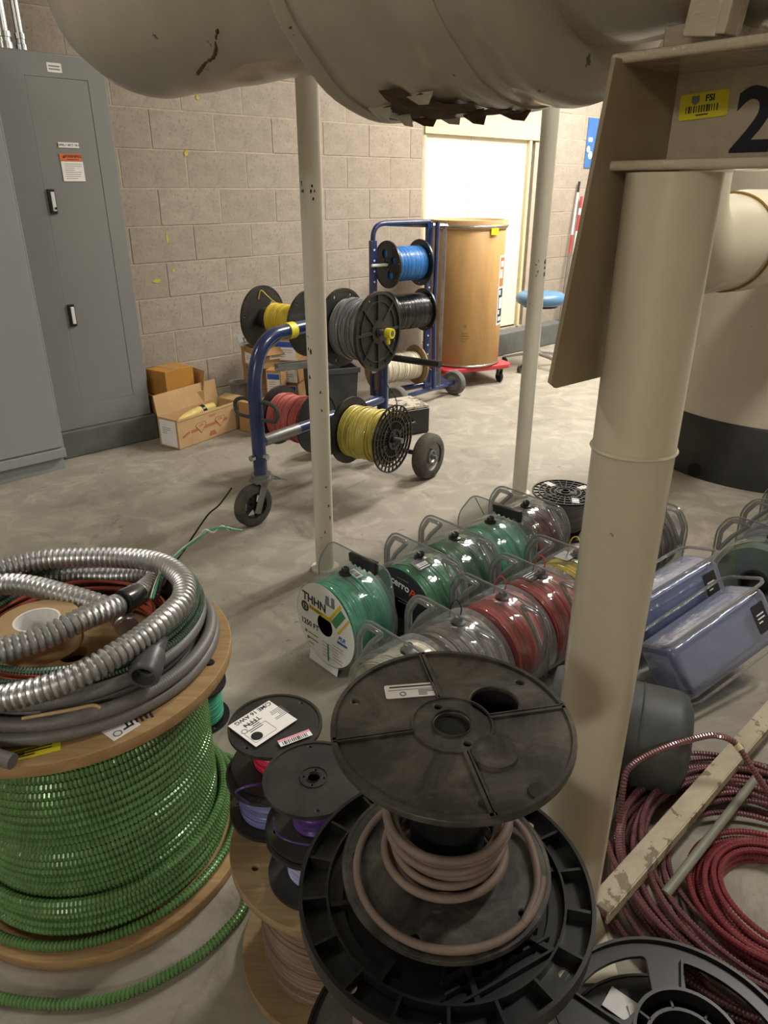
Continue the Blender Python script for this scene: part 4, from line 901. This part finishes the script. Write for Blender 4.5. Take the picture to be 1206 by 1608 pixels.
for nm, lab, mt, pts, r in (('wire_end', 'single black wire end sticking up behind the conduit coil', W_BLACK, [(248, 940, 1.27), (262, 900, 1.36), (285, 870, 1.42), (306, 838, 1.44), (327, 808, 1.46), (345, 792, 1.47), (364, 766, 1.49)], .0022),
                            ('wire_end', 'green wire end curling to the right above the conduit coil', W_TEAL, [(240, 940, 1.27), (255, 897, 1.36), (283, 866, 1.41), (308, 848, 1.42), (330, 832, 1.43), (352, 828, 1.44), (366, 831, 1.45), (380, 833, 1.46)], .0024),
                            ('wire_end', 'white wire end twisted round the green one', W_WHITE, [(236, 940, 1.27), (252, 898, 1.36), (286, 862, 1.415), (312, 842, 1.42), (322, 832, 1.42), (335, 836, 1.43), (348, 826, 1.44), (360, 833, 1.445)], .0020)):
    pts = [gY(*p) for p in pts]
    single(nm, tube(cr(pts, 7), r, 6), mt, lab, 'wire')
# small teal wire spool on the floor behind the reel
reel('wire_spool', 'small spool of teal green wire on the floor behind the green reel', T(-.535, 1.66, .062), .085, .12, fl_plain(.085, .005, .012), fl_plain(.085, .005, .012), M_BLACK2, .07, W_TEAL, .004, .03, group='small upright spools')

# ================================================================== wooden reel with small spools on it
WX, WY, WZ = -.09, .977, .297
reel('wooden_reel', 'small wooden reel of thin brown wire standing under the small spools', T(WX, WY, WZ / 2 + .001), .193, WZ - .018, fl_wood(.193, .018, .02, 3, .010), fl_wood(.193, .018, .02, 3, .008), M_WOODP, .150, W_BROWN, .004, .06, cat='reel', th=.016)
def smallspool(label, x, y, z0, z1, R, windR, wm, wd_=.004, dusty=M_BLACK, **k):
    w = z1 - z0 - .005; return reel('wire_spool', label, T(x, y, (z0 + z1) / 2) @ RZ(k.pop('roll', 0)), R, w, fl_plain(R, .005, .011, 2, .004, nsm=4, lip=True), fl_plain(R, .005, .011, 2, .004, nsm=4), dusty, windR, wm, wd_, .028, group='small upright spools', th=.005, **k)
z0 = WZ + .003
smallspool('lower small spool of periwinkle wire under the labelled spool', -.215, 1.045, z0, z0 + .092, .083, .064, W_PERI, roll=40)
sA = smallspool('small black spool topped by a white wire label with a pink barcode tag', -.203, 1.062, z0 + .096, z0 + .188, .0865, .045, W_PINK, roll=15)
smallspool('lower small spool of lilac wire under the purple wire spool', -.120, .905, z0, z0 + .100, .083, .050, W_LILAC)
sB = smallspool('small plain black spool of purple wire in front of the labelled spool', -.117, .912, z0 + .104, z0 + .206, .084, .040, W_PURPLE, dusty=M_BLACK, roll=60)
zt = .0465 - .0
lb = sticker(sA, T(-.022, .006, .0500) @ RZ(-15 - 42), .082, .098, M_PAPER, 0, [
    (xf(text('C/ME 16 AWG', .0135, bold=.01), T(-.034, .004, 0) @ RZ(90) @ RZ(180)), M_INK), (xf(text('TFFN', .016), T(-.017, -.012, 0) @ RZ(270)), M_INK),
    (xf(lines(.032, 7, .004, .0012), T(.012, .038, 0) @ RZ(-90)), M_INKG), (xf(lines(.03, 5, .005, .0016), T(.004, -.018, 0) @ RZ(-90)), M_INK),
    (flat([circ2(.006, 16, -.006, -.038), circ2(.005, 16, -.006, -.038)], .0004), M_INK), (flat([rrect(.034, .05, .003, 3, .016, -.018), rrect(.033, .049, .003, 3, .016, -.018)], .0004), M_INKG), (flat([circ2(.011, 14, .020, -.030)], .0005), M_HOLE)], label='white wire label')
sticker(sA, T(.030, -.050, .0500) @ RZ(15), .062, .017, M_PAPER, 0, [(box(.062, .005, .0005, T(0, .006, 0)), plain('pink_print', 'e59ab0', .6)), (xf(bars(.05, .009, 14), T(0, -.0025, 0)), M_INK)], label='pink barcode tag')
part('wire_tail', tube(cr([(.0, .075, .0), (-.06, .085, .02), (-.09, .03, .0), (-.06, -.03, -.03)], 8), .0016, 6), W_PURPLE, sB, RZ(60))
single('purple_wire_loop', tube(cr([gz(418, 1233, .44), gz(405, 1232, .45), gz(385, 1236, .45), gz(371, 1243, .445), gz(376, 1250, .42), gz(392, 1262, .40)], 8), .0022, 6), W_PURPLE, 'loose loop of purple wire hanging between the small spools', 'wire')

# ================================================================== black reel stack in the centre foreground
SX, SY = .080, .664
r1 = reel('wire_reel', 'dusty black reel with small white sticker and brown cable, top of the front stack', T(SX + .001, SY + .012, .703) @ RZ(0), .143, .226,
     fl_plain(.135, .006, .02, 5, .007), fl_plain(.143, .008, .0228, 3, .007, [(.056, .042, .031)], 4, nsm=2), M_DUSTY, None, None, 0, .048, cat='reel')
for c in r1.children:
    if c.name.startswith('core'): c.data.materials[0] = M_BLACK2
sticker(r1, T(-.046, .062, .1178) @ RZ(7), .068, .026, M_PAPER, .003, [(xf(lines(.055, 1, .005, .0022), T(.0, .008, 0)), M_INK), (box(.06, .0006, .0004, T(0, .002, 0)), M_INKG), (flat([circ2(.004, 16, -.012, -.006), circ2(.003, 16, -.012, -.006)], .0004), M_INK), (xf(lines(.02, 4, .0028, .0012), T(.018, -.001, 0)), M_INKG)], label='small white approval sticker')
part('boss', lathe([(1e-4, .003), (.015, .003), (.019, .005), (.026, .005), (.027, .0)], 28), M_DUSTY, r1, T(.043, -.050, .117))
part('boss', lathe([(1e-4, .0025), (.011, .0025), (.012, 0)], 20), M_BLACK, r1, T(.082, -.105, .117))
g = G()
for k in range(9): g.add(tube(circle(.066 + .0045 * (k % 3) + .002 * math.sin(k), 64, (.004 * math.sin(k * 2), .004 * math.cos(k * 1.3), -.100 + .0105 * k + 0 * k), tiltx=.02 * math.sin(k), tilty=.03 * math.cos(k * 2.2)), .0056, 8))
part('cable_coil', g.geo(), W_TAN, r1)
part('loose_turn', tube(circle(.120, 80, (.004, -.008, -.103), a0=.9, a1=2 * pi - .2, wob=.002), .0052, 8), W_TAN, r1)
part('loose_turn', tube(cr([(.08, .07, -.09), (.112, .03, -.1), (.113, -.04, -.103), (.085, -.095, -.103)], 8), .0052, 8), W_TAN, r1)
part('hole_shade_cup', lathe([(.031, .0), (.034, 0), (.034, -.05), (1e-4, -.052), (1e-4, -.048), (.031, -.046)], 30), M_HOLE, r1, T(.056, .042, .112))  # black cup added below the flange hole, stands in for shade inside it
part('hub_void', cyl(.0225, .004, 24, T(0, 0, .108)), M_HOLE, r1)
r2 = reel('wire_reel', 'large black reel with ribbed gutter rim, second from top of the front stack', T(SX, SY - .004, .376), .191, .372,
     fl_rimgrid(.205, .012), fl_rimgrid(.191, .012), M_BLACK2, .125, W_TAN, .006, .06, cat='reel', th=.02)
part('flange_face', flat([circ2(.19, 60), circ2(.128, 40)], .003), M_DUSTY, r2, T(0, 0, -.165))
r3 = reel('wire_reel', 'low black reel at the bottom of the front stack, mostly hidden', T(SX, SY - .01, .083), .15, .15, fl_plain(.15, .008), fl_plain(.15, .008), M_BLACK2, .11, W_TAN, .006, .05, cat='reel')
single('paper_scrap', flat([[(-.012, -.004), (-.006, -.008), (.004, -.007), (.012, -.002), (.010, .005), (.002, .004), (-.004, .008), (-.011, .004)]], .001), M_PAPER, 'torn scrap of pale paper on the ribbed rim of the large reel', 'scrap', T(.066, SY - .178, .558), smooth=0)

# reel with cut-outs at lower right
RX_, RY_ = .492, .706
def cutout_flange(R):
    wed = []
    for i in range(5):
        a0 = 2 * pi * i / 5 + .30; a1 = a0 + .92
        wed.append(roundpoly([(R * .86 * cos(a), R * .86 * sin(a)) for a in np.linspace(a0, a1, 6)] + [(R * .46 * cos(a), R * .46 * sin(a)) for a in np.linspace(a1 - .12, a0 + .12, 4)], .012))
    g = G().add(flat([circ2(R, 80), circ2(R * .3, 36)] + wed, .007, .001)); g.add(ring(R - .005, R + .001, -.008, .012, 80)); g.add(ring(R * .40, R * .42, 0, .012, 48))
    for i in range(5):
        a = 72 * i + 17 + 26; g.add(box(R * .4, .004, .012, RZ(a + 36 - 9) @ T(R * .66, 0, .006)))
    return g.geo()
r4 = thing('wire_reel', 'empty black reel with cut-out flange and yellow barcode tag at lower right', 'reel', T(RX_, RY_, 0))
part('flange', cutout_flange(.222), M_BLACK2, r4, T(0, 0, .075)); part('flange', fl_plain(.20, .006, .03, 5, .008), M_BLACK2, r4, T(0, 0, .006))
part('core', merge(ring(.082, .088, .006, .15, 48), ring(.06, .066, .075, .13, 40)), M_BLACK2, r4)
for i in range(8): part('core_rib', box(.02, .004, .05, RZ(45 * i) @ T(.074, 0, .105)), M_BLACK2, r4, None, None, 0)
sticker(r4, T(.035, .092, .0835) @ RZ(-12), .07, .03, M_YEL, .002, [(xf(bars(.055, .012, 18), T(0, -.004, 0)), M_INK), (box(.04, .003, .0005, T(.004, .009, 0)), M_INK)], label='yellow barcode tag')
single('paper_scrap', merge((box(.07, .045, .001), T(0, 0, .001) @ RZ(-40)), (box(.05, .04, .001), T(.03, -.015, .003) @ RX(12))), M_PAPER, 'crumpled white paper seen through the cut-outs of the lower right reel', 'scrap', T(RX_ - .045, RY_ + .135, .012), smooth=0)

# ================================================================== red armoured cable on the floor
CX, CY = .83, 1.05
c1 = thing('armoured_cable_coil', 'tight coil of bright red armoured cable on the floor at right', 'coil', T(CX, CY, 0))
for i in range(15):
    R = .112 + .0145 * (i % 5) + random.uniform(-.003, .003); part('turn', armour(circle(R, 110, (random.uniform(-.01, .01), random.uniform(-.008, .008), .009 + .0155 * (i // 5)), tiltx=random.uniform(-.02, .02), wob=.005, ph=i), .0068, .0072, .15, 8), M_ARMR2, c1)
c2 = thing('armoured_cable_coil', 'wide loose coil of dull red armoured cable around the tight red coil', 'coil', T(CX, CY + .05, 0))
for i in range(19):
    R = random.uniform(.205, .345); zc = .008 + .0034 * i
    part('turn', armour(circle(R, 120, (random.uniform(-.03, .03), random.uniform(-.03, .03), zc), tiltx=random.uniform(-.02, .02), tilty=random.uniform(-.02, .02), wob=.012, ph=i * 1.7), .0068, .0072, .15, 8), M_ARMR, c2)
arch = [(972, 1290, .10), (978, 1240, .17), (985, 1210, .20), (1010, 1190, .21), (1050, 1172, .22), (1090, 1160, .22), (1125, 1155, .22), (1155, 1168, .20), (1180, 1205, .16), (1210, 1250, .10), (1260, 1330, .03)]
part('loose_end', armour(cr([c2.matrix_world.inverted() @ gz(*p) for p in arch], 10), .0078, .0072, .15, 8), M_ARMR, c2)
ad = cr([c2.matrix_world.inverted() @ gz(*p) for p in arch], 10)
part('tape_band', tube(ad[70:74], .0085, 10), M_TRIM, c2)
single('conduit_rod', tube([gz(1044, 1405, .06), gz(1200, 1205, .06)], .0105, 14), plain('grey_green_rod', '77786c', .5), 'straight pale grey rod lying across the red cable loops', 'rod')

# ================================================================== clear wire packs on the floor
PK_PLATE = flat([roundpoly([(-.205, .006), (.205, .006), (.212, .33), (.165, .402), (-.165, .402), (-.212, .33)], .055, 6),
                 roundpoly([(.09, .380), (.158, .380), (.193, .322), (.193, .235), (.148, .315)], .014), roundpoly([(-.09, .380), (-.158, .380), (-.193, .322), (-.193, .235), (-.148, .315)], .014)], .003)
def loop3(pts): return [(0, x, z) for x, z in pts]
HL = [roundpoly([(s * .09, .380), (s * .158, .380), (s * .193, .322), (s * .193, .235), (s * .148, .315)], .014) for s in (1, -1)]
YZX = basis(Vector((0, 1, 0)), Z, Vector((1, 0, 0)))        # flat x->y, y->z, z->x
mesh_plate = mesh('side_plate', xf(PK_PLATE, YZX), M_CLEAR, 0)
rim_loop = roundpoly([(-.205, .006), (.205, .006), (.212, .33), (.165, .402), (-.165, .402), (-.212, .33)], .055, 6)
mesh_rim = mesh('rim', tube(np.array(loop3(rim_loop)), .004, 6, closed=True), M_CLEAR2)
mesh_hand = [mesh('handle', tube(np.array(loop3(h)), .009, 8, closed=True), M_CLEAR2) for h in HL]
XAX = basis(Vector((0, 1, 0)), Z, Vector((1, 0, 0)), (0, 0, .188))
PR = .172
def casing(w): return lathe([(.055, -w / 2), (PR - .008, -w / 2), (PR, -w / 2 + .008), (PR + .001, 0), (PR, w / 2 - .008), (PR - .008, w / 2), (.055, w / 2)], 48, XAX)
mesh_cas = mesh('casing', casing(.195), M_CLEAR)
mesh_plug = mesh('plug', merge(lathe([(1e-4, .0), (.024, 0), (.024, .006), (.014, .010), (.014, .022), (.011, .025), (1e-4, .02)], 20, T(0, 0, .358))), M_BLACK2)
def pack(label, s_origin, wm, ax=A, kind='handles', disc=None, tail=None, w=.195, grp='clear wire packs on the floor', wd_=.0055, up=Z, windR=.152, stag=.0):
    x = Vector(ax).normalized(); y = Z.cross(x); m = basis(x, y, Z, s_origin) @ Matrix.Scale(.88, 4)
    o = thing('wire_pack', label, 'wire pack', m, grp)
    part('wire_coil', xf(winding(windR, w - .022, wd_, 56, .5, 1.2, core=.06), XAX), wm, o)
    part('core_tube', xf(ring(.050, .06, -w / 2 + .002, w / 2 - .002, 28), XAX), M_BLACK2, o)
    part('casing', mesh_cas, None, o)
    if kind == 'handles':
        part('side_plate', mesh_plate, None, o, T(stag, 0, 0)); part('rim', mesh_rim, None, o, T(stag, 0, 0))
        for h in mesh_hand: part('handle', h, None, o, T(stag, 0, 0))
    else:
        pts = roundpoly([(-.20, .005), (.20, .005), (.205, .32), (.13, .43), (-.18, .43), (-.205, .33)], .04, 5)
        part('side_plate', xf(flat([pts, roundpoly([(-.11, .415), (.02, .415), (.0, .378), (-.11, .378)], .008)], .003), YZX @ T(0, 0, .04)), M_CLEAR, o)
        part('rim', tube(np.array([(.04, p[0], p[1]) for p in pts]), .003, 6, closed=True), M_CLEAR2, o)
        zz = [(-.115, .430), (.015, .420), (.012, .395)] + [(.012 - .012 * i - .006, .387 if i % 2 else .397) for i in range(9)] + [(-.115, .390)]
        part('grip', xf(flat([zz], .022, .003), YZX @ T(0, 0, .04)), M_BLACK2, o)
    part('plug', mesh_plug, None, o)
    if tail: part('wire_tail', tube(cr([(0, 0, .37), (.0, -.010, .41), (.0, .004, .435), (0, .024, .425), (0, .034, .395), (.0, .036, .362)], 7), .0022, 6), tail, o)
    return o
ORG = Vector((-.155, 1.909, 0))
def row(k, s): return ORG + B * (.065 if k == 0 and s > .2 else 0) + B * (.42 * k) + A * s + Z * .003
def enddisc(o, mat, R=.158, w=.195, hole=.042, cut=None):
    loops = [circ2(R, 48), circ2(hole, 24)]
    m = basis(-Vector((0, 1, 0)), Z, -Vector((1, 0, 0)), (-w / 2 - .002, 0, .188)) @ Matrix.Scale(1, 4)
    return part('end_label', flat(loops, .001, 0, m), mat, o, None, 'round printed end label', 0), m @ T(0, 0, .0011) @ Matrix.Diagonal((1.17, 1.17, 1, 1))
k1 = pack('teal wire pack with white round THHN 1250 FT label, nearest of the left row', row(0, .050), W_TEAL, kind='grip')
el, em = enddisc(k1, M_PAPER)
def pr_(geo, mt, par, m): part('print', xf(geo, m), mt, par, None, None, 0)
pr_(merge(xf(text('THHN', .040, bold=.03), T(-.048, .062, 0) @ RZ(-3))), M_INK, el, em)
pr_(merge(flat([circ2(.018, 20, -.095, .028)], .0004)), M_INK, el, em); pr_(text('12', .024, T(-.095, .028, .0006)), M_PAPER, el, em)
pr_(merge(box(.115, .014, .0004, T(-.02, .034, 0) @ RZ(-3)), box(.010, .085, .0004, T(.052, .068, 0) @ RZ(-38)), box(.008, .085, .0004, T(.088, .035, 0) @ RZ(-38))), plain('yellow_print', 'd8b92c', .6), el, em)
pr_(text('STRANDED', .012, T(-.04, .035, .0006) @ RZ(-3)), M_INK, el, em)
pr_(box(.026, .075, .0004, T(.066, .052, 0.0003) @ RZ(-38)), W_GREEN, el, em)
pr_(text('1250 FT', .026, T(-.074, -.028, 0), bold=.02), M_INK, el, em)
pr_(merge(xf(lines(.05, 3, .018, .004), T(-.06, -.06, 0)), flat([circ2(.006, 12, -.095, -.06)], .0004), flat([circ2(.006, 12, -.085, -.08)], .0004), xf(lines(.05, 6, .011, .0016), T(.06, -.05, 0)), xf(lines(.05, 5, .012, .0012), T(.01, -.06, 0))), M_INKG, el, em)
pr_(box(.006, .06, .0004, T(.012, -.09, .0003)), W_GREEN, el, em)
pr_(merge(text('PLR', .020, T(.078, -.012, 0), bold=.02, shear=.3), box(.045, .008, .0004, T(.08, -.028, 0))), M_BLUINK, el, em)
pr_(flat([roundpoly([(-.045, .112), (-.03, .112), (-.03, .085), (-.02, .085), (-.02, .115), (-.005, .115), (-.005, .08), (-.05, .08)], .003)], .0004, 0, T(.055, -.002, 0)), M_INKG, el, em)
part('paper_tail', box(.002, .16, .05, T(-.095, .02, .026) @ RY(12)), M_PAPER, k1, None, None, 0)
sticker(k1, T(.02, -.03, .364) @ RX(10) @ RZ(90), .05, .03, M_PAPER, 0, [(bars(.04, .02, 8), M_INK)])
k2 = pack('dark green wire pack with black cerroPack end label, second in the left row', row(0, .292) + B * .02, W_GREEN, stag=.02)
el, em = enddisc(k2, M_INK)
pr_(text('cerro', .036, T(-.002, .084, 0) @ RZ(-6), bold=.02), M_PAPER, el, em)
pr_(text('Pack', .038, T(.072, .068, 0) @ RZ(-10), bold=.015, shear=.3), plain('red_orange_print', 'd8482c', .6), el, em)
pr_(merge(xf(lines(.05, 1, .01, .003), T(.01, .105, 0)), xf(lines(.06, 2, .01, .003), T(.02, .035, 0))), M_INKG, el, em)
sticker(k2, T(-.03, -.035, .360) @ RZ(0) @ RX(14), .07, .055, M_INK, .004, [(bars(.05, .012, 9), M_PAPER), (xf(lines(.05, 2, .01, .003), T(0, -.01, 0)), M_PAPER)])
pack('dark green wire pack without label, third in the left row', row(0, .480), W_DKGREEN, stag=.02)
k4 = pack('bright green wire pack with black grip, fourth in the left row', row(0, .668), W_TEAL, kind='grip')
part('wire_tail', tube([(0.02, .05, .37), (.0, .085, .44)], .002, 6), W_GREEN, k4)
pack('maroon wire pack at the far end of the left row', row(0, .875), W_MAROON, stag=.02)
k0 = pack('wire pack wrapped in plain cloudy plastic, nearest of the middle row', row(1, -.095), W_WHITE, stag=-.02)
pack('brown-grey wire pack second in the middle row behind the black reel', row(1, .0975), W_GREY2, stag=-.02, tail=W_BLACK)
pack('red wire pack third in the middle row, beside the thick post', row(1, .289), W_RED, stag=-.02, tail=W_RED)
k = pack('red wire pack with dark top sticker, fourth in the middle row', row(1, .478), W_RED, stag=-.02, tail=W_RED)
sticker(k, T(-.03, .025, .3625) @ RX(-6), .07, .06, M_INK, .004, [(xf(lines(.05, 3, .012, .004), T(0, .012, 0)), M_PAPER)])
k = pack('yellow wire pack at the far end of the middle row', row(1, .668), W_YELLOW, stag=-.02, tail=W_YELLOW)
sticker(k, T(-.03, .025, .3625) @ RX(-6), .07, .06, M_STEEL, .004, [])
pack('plum brown wire pack standing alone right of the thick post', Vector((.965, 2.47, .003)), W_PLUM, ax=A, tail=W_WHITE)
for i, (P, lab) in enumerate([((1.32, 2.19, .003), 'nearest'), ((1.48, 2.35, .003), 'second'), ((1.64, 2.51, .003), 'third')]):
    pack(f'grey-green wire pack at the right frame edge, {lab} of its row', Vector(P), W_GREYGRN if i == 0 else W_GREY)
# empty lattice reel lying flat behind the packs
lr = reel('wire_reel', 'black reel with open lattice flange standing flat behind the wire packs', T(.80, 2.93, .093), .145, .17, fl_plain(.145, .006), fl_lattice(.145, .008, 24, (1, .82, .64, .48), .34, 4), M_BLACK2, .09, W_GREY, .006, .05, cat='reel', th=.01)
part('paper_patch', merge((box(.05, .03, .002), T(.09, .05, .088) @ RZ(30)), (box(.05, .03, .002), T(.02, -.1, .088) @ RZ(80)), (box(.05, .03, .002), T(-.05, .09, .088) @ RZ(120))), M_PAPER, lr, None, None, 0)
# two blue packs leaning over on their sides
def slab(label, pl0, pl1, pu, L, W_, TH_, wm):
    x = (pl1 - pl0).normalized(); y = (pu - pl0); y = (y - x * y.dot(x)).normalized(); n = x.cross(y)
    if n.z < 0: n = -n; 
    y = n.cross(x); m = basis(x, y, n, pl1 - x * L)
    o = thing('wire_pack', label, 'wire pack', m, 'clear wire packs on the floor')
    part('casing', box(L, W_, TH_, T(L / 2, W_ / 2, -TH_ / 2), .03), M_CLEARB, o)
    part('wire_coil', box(L - .05, W_ - .036, TH_ - .03, T(L / 2, W_ / 2, -TH_ / 2 - .002), .02), wm, o)
    lp = rrect(L + .02, .05, .02, 4, L / 2, 0)
    part('lip', tube(np.array([(p[0], W_ + .012, -.03 + p[1]) for p in rrect(L + .02, TH_ + .02, .04, 5, L / 2, -TH_ / 2 + .03)]), .006, 6, closed=True), M_CLEAR2, o)
    part('lip', tube(np.array([(p[0], .0, -.03 + p[1]) for p in rrect(L + .01, TH_ + .01, .04, 5, L / 2, -TH_ / 2 + .03)]), .005, 6, closed=True), M_CLEAR2, o)
    sticker(o, T(L - .06, W_ * .55, .001), .05, .09, M_INK, .004, [(xf(lines(.03, 3, .012, .004), T(0, .012, 0)), M_PAPER)])
    return o
slab('upper of two blue wire packs leaning over beside the thick post', gz(1000, 1041, .06), gz(1152, 946, .17), gz(985, 975, .19), .36, .17, .15, W_PALEBLUE)
slab('lower of two blue wire packs leaning over, nearest the angle bar', gz(1085, 1112, .06), gz(1235, 1000, .17), gz(1050, 1040, .19), .40, .18, .15, W_PALEBLUE)
# dark grey pail lying behind the post
pm = axisM(Vector((.60, 1.46, .132)), Vector((.93, -.36, 0)))
pa = thing('steel_pail', 'dark grey steel pail lying on its side behind the thick post', 'pail', pm)
part('body', lathe([(1e-4, -.17), (.125, -.17), (.13, -.16), (.13, .13), (.122, .155), (.09, .17), (1e-4, .175)], 48), M_DKGREY, pa); part('rib', tube(circle(.1305, 60, (0, 0, .05)), .0025, 6), M_DKGREY, pa)
